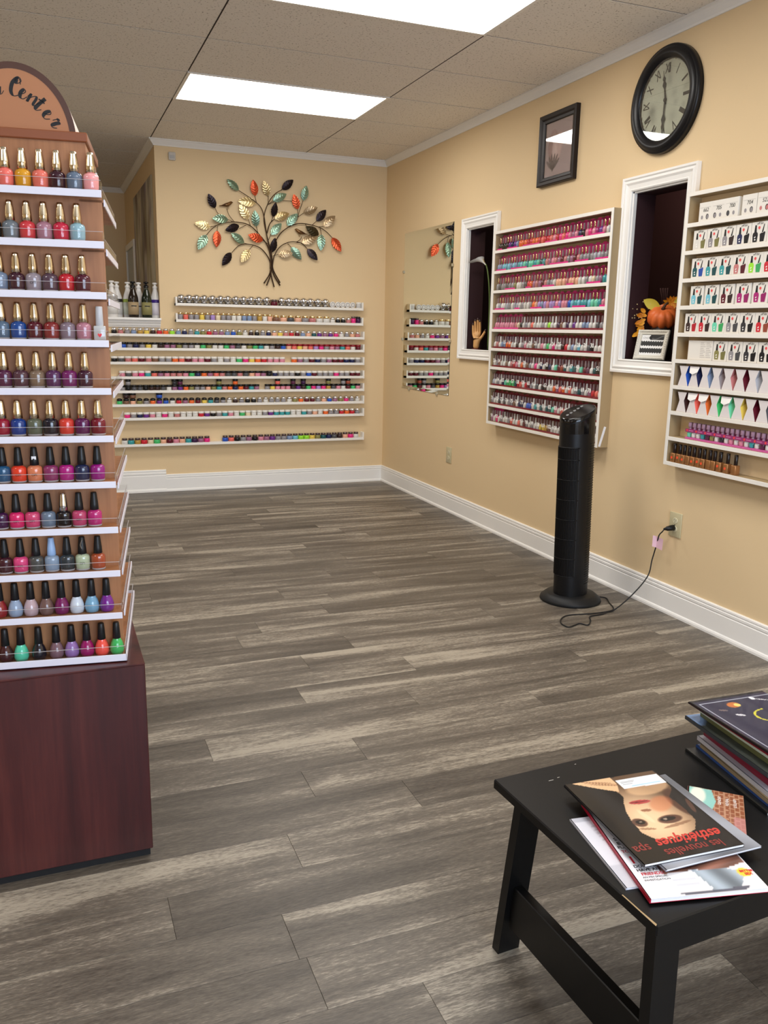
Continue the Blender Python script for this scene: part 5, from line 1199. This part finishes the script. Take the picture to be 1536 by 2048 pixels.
# A: spa magazine, lying upside down to the viewer, portrait on black
def coverA(u, v):
    c = np.ones(u.shape + (3,)) * A3(24, 21, 21)
    face = [(.46, .985), (.62, 1.0), (.98, 1.0), (1.0, .93), (.97, .74), (.85, .64), (.86, .50), (.84, .34), (.74, .24), (.60, .20), (.44, .19), (.31, .22), (.255, .30), (.26, .42), (.31, .56), (.37, .66), (.43, .73), (.42, .80)]
    m_ = inpoly(u, v, face)[..., None].astype(float)
    # print shading of the portrait
    lum = np.clip(1.02 - .9 * ((u - .45) ** 2 + (v - .40) ** 2) / .16 * .55, .32, 1)[..., None]
    skin = A3(238, 200, 160) * lum + A3(60, 26, 8) * (1 - lum) * .5
    c = mix(c, m_, skin)
    c = mix(c, ell(u, v, .75, .80, .26, .10, .1) * m_ * .6, A3(228, 186, 142)); c = mix(c, ell(u, v, .90, .55, .12, .20) * m_ * .8, A3(70, 40, 28))
    c = mix(c, ell(u, v, .70, .58, .16, .09, .4, 2) * m_ * .55, A3(206, 120, 78))
    # hand
    hp_ = inpoly(u, v, [(.08, .995), (.30, 1.0), (.50, 1.0), (.50, .90), (.44, .80), (.30, .87)])[..., None].astype(float); c = mix(c, hp_, A3(226, 184, 142))
    for k in range(3): c = mix(c, ell(u, v, .30 + .05 * k, .965 - .03 * k, .18, .006, -.25, 4) * hp_ * .7, A3(120, 78, 52))
    # lips, nose, eyes, brows
    c = mix(c, ell(u, v, .525, .640, .115, .026, -.05, 5), A3(176, 66, 66)); c = mix(c, ell(u, v, .525, .642, .10, .005, -.05, 5), A3(92, 26, 30))
    c = mix(c, ell(u, v, .50, .535, .055, .018, -.1, 4) * .7, A3(120, 66, 44)); c = mix(c, ell(u, v, .44, .47, .03, .10, .2, 2) * .5, A3(252, 222, 186))
    c = mix(c, ell(u, v, .625, .395, .135, .052, .03, 3) * .85, A3(74, 44, 34)); c = mix(c, ell(u, v, .325, .415, .075, .055, -.1, 3) * .85, A3(74, 44, 34))
    c = mix(c, ell(u, v, .61, .402, .085, .026, .03, 5), A3(24, 16, 14)); c = mix(c, ell(u, v, .335, .418, .046, .028, -.1, 5), A3(24, 16, 14))
    c = mix(c, ell(u, v, .585, .405, .02, .012, 0, 5) * .8, A3(190, 170, 150)); c = mix(c, ell(u, v, .34, .42, .012, .010, 0, 5) * .8, A3(170, 150, 130))
    c = mix(c, ell(u, v, .64, .325, .17, .016, .10, 4) * .55, A3(110, 70, 48)); c = mix(c, ell(u, v, .34, .335, .08, .014, -.2, 4) * .5, A3(110, 70, 48))
    c = mix(c, ell(u, v, .95, .50, .025, .10, -.35, 3) * .6, A3(120, 78, 60))
    lb = inpoly(u, v, [(.515, .945), (.985, .945), (.985, .815), (.515, .825)])[..., None].astype(float); c = mix(c, lb, A3(236, 240, 244))
    for k in range(3): c = mix(c, ((np.abs(v - .915 + .018 * k) < .004) & (u > .55) & (u < .70 - .02 * k))[..., None] * lb * .6, A3(90, 90, 100))
    c = mix(c, ((np.abs(v - .845) < .004) & (u > .62) & (u < .94))[..., None] * lb * .6, A3(130, 190, 220))
    return c
ZM = TZ
def at2(x, y, z, deg): return Matrix.Translation((x, y, z)) @ Matrix.Rotation(math.radians(deg), 4, 'Z')
# C: white page magazine on the left, B: fitness magazine, E: grey magazine, D: small teal-brown catalogue, A on top
def coverC(u, v):
    c = np.ones(u.shape + (3,)) * A3(222, 222, 232); m_ = (v > .93)[..., None] * .6; c = mix(c, m_, A3(170, 172, 184))
    for k in range(9): c = mix(c, ((np.abs(v - .85 + .03 * k) < .006) & (u > .14) & (u < .34))[..., None] * .35, A3(120, 120, 130))
    c = mix(c, ((v < .30))[..., None] * .45, A3(178, 180, 192)); return c
magazine('white_magazine', 'plain white magazine at the left under the others', at2(.872, 1.026, ZM + .0002, -7.5), .205, .214, .004, coverC, (196, 198, 210))
def coverE(u, v): return np.ones(u.shape + (3,)) * A3(150, 154, 164) * (.85 + .2 * np.sin(u * 7 + v * 5)[..., None])
def coverB(u, v):
    c = np.ones(u.shape + (3,)) * A3(232, 230, 236)
    arm = inpoly(u, v, [(.24, .285), (.42, .33), (.70, .33), (.98, .36), (1.0, .25), (.80, .205), (.52, .215), (.36, .175), (.25, .20)])[..., None].astype(float)
    c = mix(c, arm, A3(150, 104, 88) * (.75 + .35 * np.sin(u * 9 - v * 20)[..., None] ** 2)); c = mix(c, ell(u, v, .45, .24, .16, .012, .1, 3) * arm, A3(84, 48, 42))
    sh = inpoly(u, v, [(.50, .215), (.80, .205), (.93, .16), (.80, .04), (.54, .015)])[..., None].astype(float); c = mix(c, sh, A3(164, 178, 192) * (.85 + .2 * np.sin(u * 22 + v * 9)[..., None]))
    wp = inpoly(u, v, [(.24, .20), (.50, .215), (.56, .04), (.22, .05)])[..., None].astype(float); c = mix(c, wp, A3(240, 240, 246))
    for k in range(5): c = mix(c, ((np.abs(v - .15 + .016 * k) < .004) & (u > .28) & (u < .48))[..., None] * wp * .3, A3(140, 150, 170))
    dk = inpoly(u, v, [(.26, .032), (.54, .026), (.86, .040), (.84, .012), (.50, .002), (.30, .006)])[..., None].astype(float); c = mix(c, dk * .85, A3(70, 72, 88))
    c = mix(c, ell(u, v, .915, .155, .062, .042, 0, 6), A3(244, 206, 70)); c = mix(c, (v > .38)[..., None] * (u > .2)[..., None] * .9, A3(120, 96, 90)); return c
magazine('fitness_magazine', 'white fitness magazine showing crossed arms, under the spa magazine', at2(.884, .979, ZM + .0045, -12.5), .218, .298, .008, coverB, (170, 24, 50), 70, 90)
mgB = bpy.data.objects['fitness_magazine']
for s_, x, y, sz, m_, bd in (('10', .018, .104, .028, INKR, .0006), ('DO YOU', .026, .086, .0105, INK, .0002), ('HAVE ANY', .031, .075, .0105, INK, .0002), ('FRIENDS?', .031, .064, .0105, INKR, .0002), ('AN MH SPECIAL', .031, .055, .0066, INK, 0), ('INVESTIGATION', .031, .047, .0066, INK, 0),
                             ('TO', .010, .130, .010, INKR, .0002), ('PLAN', .013, .143, .010, INK, .0002), ('BA', .012, .155, .012, INK, .0003), ('SEC', .014, .168, .012, INK, .0003), ('LI', .016, .205, .03, INK, .001), ('BETTER', .199, .049, .0075, INKR, .0003), ('SEX', .199, .041, .0085, INKR, .0003)):
    link('cover_text', text_mesh(s_, sz, m_, bold=bd), mgB, (x + .006, y, .0084))
magazine('grey_magazine', 'glossy grey magazine whose corner shows under the spa magazine', at2(.952, 1.022, ZM + .0190, -1.0), .2140, .27, .0035, coverE, (140, 144, 156))
def coverD(u, v):
    c = np.ones(u.shape + (3,)) * A3(140, 84, 58); br = ((np.sin(u * 70) > .72) | (np.sin(v * 56 + np.floor(u * 11) % 2 * 3) > .8))[..., None]; c = mix(c, br * .6, A3(206, 170, 140))
    tl = inpoly(u, v, [(0, 1), (.42, 1), (.50, .7), (.40, .35), (.30, 0), (0, 0)])[..., None].astype(float); c = mix(c, tl, A3(140, 196, 188)); c = mix(c, ell(u, v, .18, .80, .16, .25, 0, 2), A3(226, 230, 216)); c = mix(c, ((u > .8) & (v < .4))[..., None] * .7, A3(190, 130, 132)); return c
magazine('hair_catalogue', 'catalogue with a teal and brown basket cover sticking out right', at2(1.090, 1.128, ZM + .0127, 0) @ Matrix.Rotation(math.radians(-42), 4, 'Z'), .106, .150, .0060, coverD, (150, 90, 84), 60, 60)
mgD = bpy.data.objects['hair_catalogue']
for k, s_ in enumerate(('GENDER', 'REVEAL', 'LULLABY')): link('cover_text', text_mesh(s_, .0085, INKW), mgD, M=Matrix.Translation((.060 + .0145 * k, .112, .0063)) @ Matrix.Rotation(math.radians(90), 4, 'Z'))
magazine('spa_magazine', 'black spa magazine with an upside-down woman\'s portrait, on top of the pile', at2(.9195, 1.041, ZM + .0228, 4.6 - 8.2), .2140, .276, .005, coverA, (30, 28, 30), 110, 140)
mgA = bpy.data.objects['spa_magazine']
REDT = mat('title_red', rgb(196, 62, 52), .45); DRED = mat('title_dark_red', rgb(140, 54, 48), .45)
for s_, u, v, sz, m_, bd, shr in (('esthétiques', .62, .172, .038, REDT, .0009, .35), ('spa', .12, .150, .034, DRED, .0002, 0), ('les nouvelles', .56, .068, .030, DRED, .0003, 0)):
    link('cover_title', text_mesh(s_, sz, m_, bold=bd, shear=shr), mgA, M=Matrix.Translation((u * .214, v * .276, .0053)) @ Matrix.Rotation(math.pi, 4, 'Z') @ Matrix.Diagonal((.80, 1, 1, 1)))

# stack at the right end
def plain(col, seed, nz=.18, band=None):
    rs = np.random.RandomState(seed); ph = rs.rand(6) * 6
    def fn(u, v):
        c = np.ones(u.shape + (3,)) * A3(*col); n_ = sum(np.sin(u * (3 + 4 * k) + v * (5 - k) + ph[k]) for k in range(5)) / 5
        c = c * (1 + nz * n_[..., None])
        if band is not None: c = mix(c, (v > .86)[..., None] * .8, A3(*band))
        return c
    return fn
def tech(u, v):
    c = np.ones(u.shape + (3,)) * A3(38, 38, 62); bd = ((u < .03) | (v > .965))[..., None]; c = mix(c, bd, A3(20, 20, 24))
    e_ = np.maximum(np.abs(u - .55) / .5, np.abs(v - .45) / .5); c = mix(c, (np.abs(e_ - .955) < .012)[..., None], A3(176, 180, 196))
    c = mix(c, ell(u, v, .42, .84, .085, .05, .1, 4), A3(190, 110, 50)); c = mix(c, ell(u, v, .46, .83, .04, .03, 0, 4), A3(236, 206, 110)); c = mix(c, ell(u, v, .32, .67, .055, .016, -.3, 4), A3(214, 214, 220)); c = mix(c, ell(u, v, .22, .78, .05, .015, -.3, 4) * .7, A3(150, 130, 120))
    c = mix(c, ell(u, v, .74, .90, .03, .03, 0, 5), A3(230, 230, 236)); c = mix(c, ell(u, v, .82, .86, .07, .008, -.4, 5), A3(200, 200, 206))
    rr = np.sqrt(((u - .66) / .20) ** 2 + ((v - .60) / .11) ** 2); c = mix(c, (np.abs(rr - 1) < .06)[..., None] * (u < .66)[..., None], A3(206, 200, 60)); return c
def sky(u, v):
    c = np.ones(u.shape + (3,)) * A3(52, 56, 52) * (1 + .2 * np.sin(u * 30 + v * 22)[..., None]); m_ = (v > .80 + .5 * u)[..., None].astype(float); c = mix(c, m_, A3(126, 156, 200)); return mix(c, (np.abs(v - .90 - .9 * (u - .1)) < .008)[..., None] * m_, A3(226, 232, 240))
MG = [('black_magazine', 'black glossy magazine, lowest of the stack', (30, 32, 32), (24, 26, 26), .006, (1.283, 1.118), -6.5), ('blue_magazine', 'magazine with a blue and silver edge near stack bottom', (44, 78, 140), (42, 74, 136), .006, (1.300, 1.118), -9),
      ('blonde_cover_magazine', 'magazine with a blonde hair cover low in the stack', (164, 140, 100), (150, 132, 104), .008, (1.296, 1.104), -9.5), ('white_spine_magazine', 'thick white-edged magazine in the middle of the stack', (196, 196, 206), (200, 200, 210), .010, (1.305, 1.122), -9),
      ('crimson_spine_magazine', 'crimson spined magazine in the middle of the stack', (120, 30, 52), (128, 24, 50), .014, (1.322, 1.118), -8.5), ('grey_spine_magazine', 'dark grey magazine above the crimson spine', (92, 92, 88), (84, 84, 80), .009, (1.330, 1.125), -8),
      ('pale_spine_magazine', 'pale lavender spined magazine in the upper stack', (190, 192, 204), (192, 194, 208), .010, (1.326, 1.126), -7.5), ('sky_cover_magazine', 'magazine with a blue sky corner sticking out left', (116, 146, 190), (60, 64, 70), .008, (1.300, 1.142), -5.5),
      ('dark_photo_magazine', 'dark photo magazine with olive edge high in the stack', (52, 54, 50), (96, 100, 60), .010, (1.326, 1.128), -6.5), ('mint_spine_magazine', 'pale mint spined magazine second from the stack top', (204, 214, 204), (196, 208, 196), .008, (1.328, 1.128), -5.5),
      ('red_spine_magazine', 'red spined magazine under the top of the stack', (120, 18, 36), (132, 20, 40), .011, (1.326, 1.128), -4)]
z = ZM + .0002
for k, (nm, lb, col, sp, th, (x, y), dg) in enumerate(MG):
    magazine(nm, lb, at2(x, y, z, dg), .210, .272, th, (sky if nm == 'sky_cover_magazine' else plain(col, k, .25)), sp, 16, 20, group='magazines in the tall stack'); z += th + .0006
magazine('technology_magazine', 'dark blue technology magazine on top of the stack', at2(1.316, 1.132, z, -2.5), .212, .278, .004, tech, (34, 20, 26), 90, 110, group='magazines in the tall stack')
mgT = bpy.data.objects['technology_magazine']
LIME = mat('title_lime', rgb(160, 220, 70), .45)
link('cover_title', text_mesh('TECH', .036, LIME, bold=.0010), mgT, (.150, .118, .0043)); link('cover_text', text_mesh('holiday', .018, INKR, shear=.3), mgT, (.150, .160, .0043))
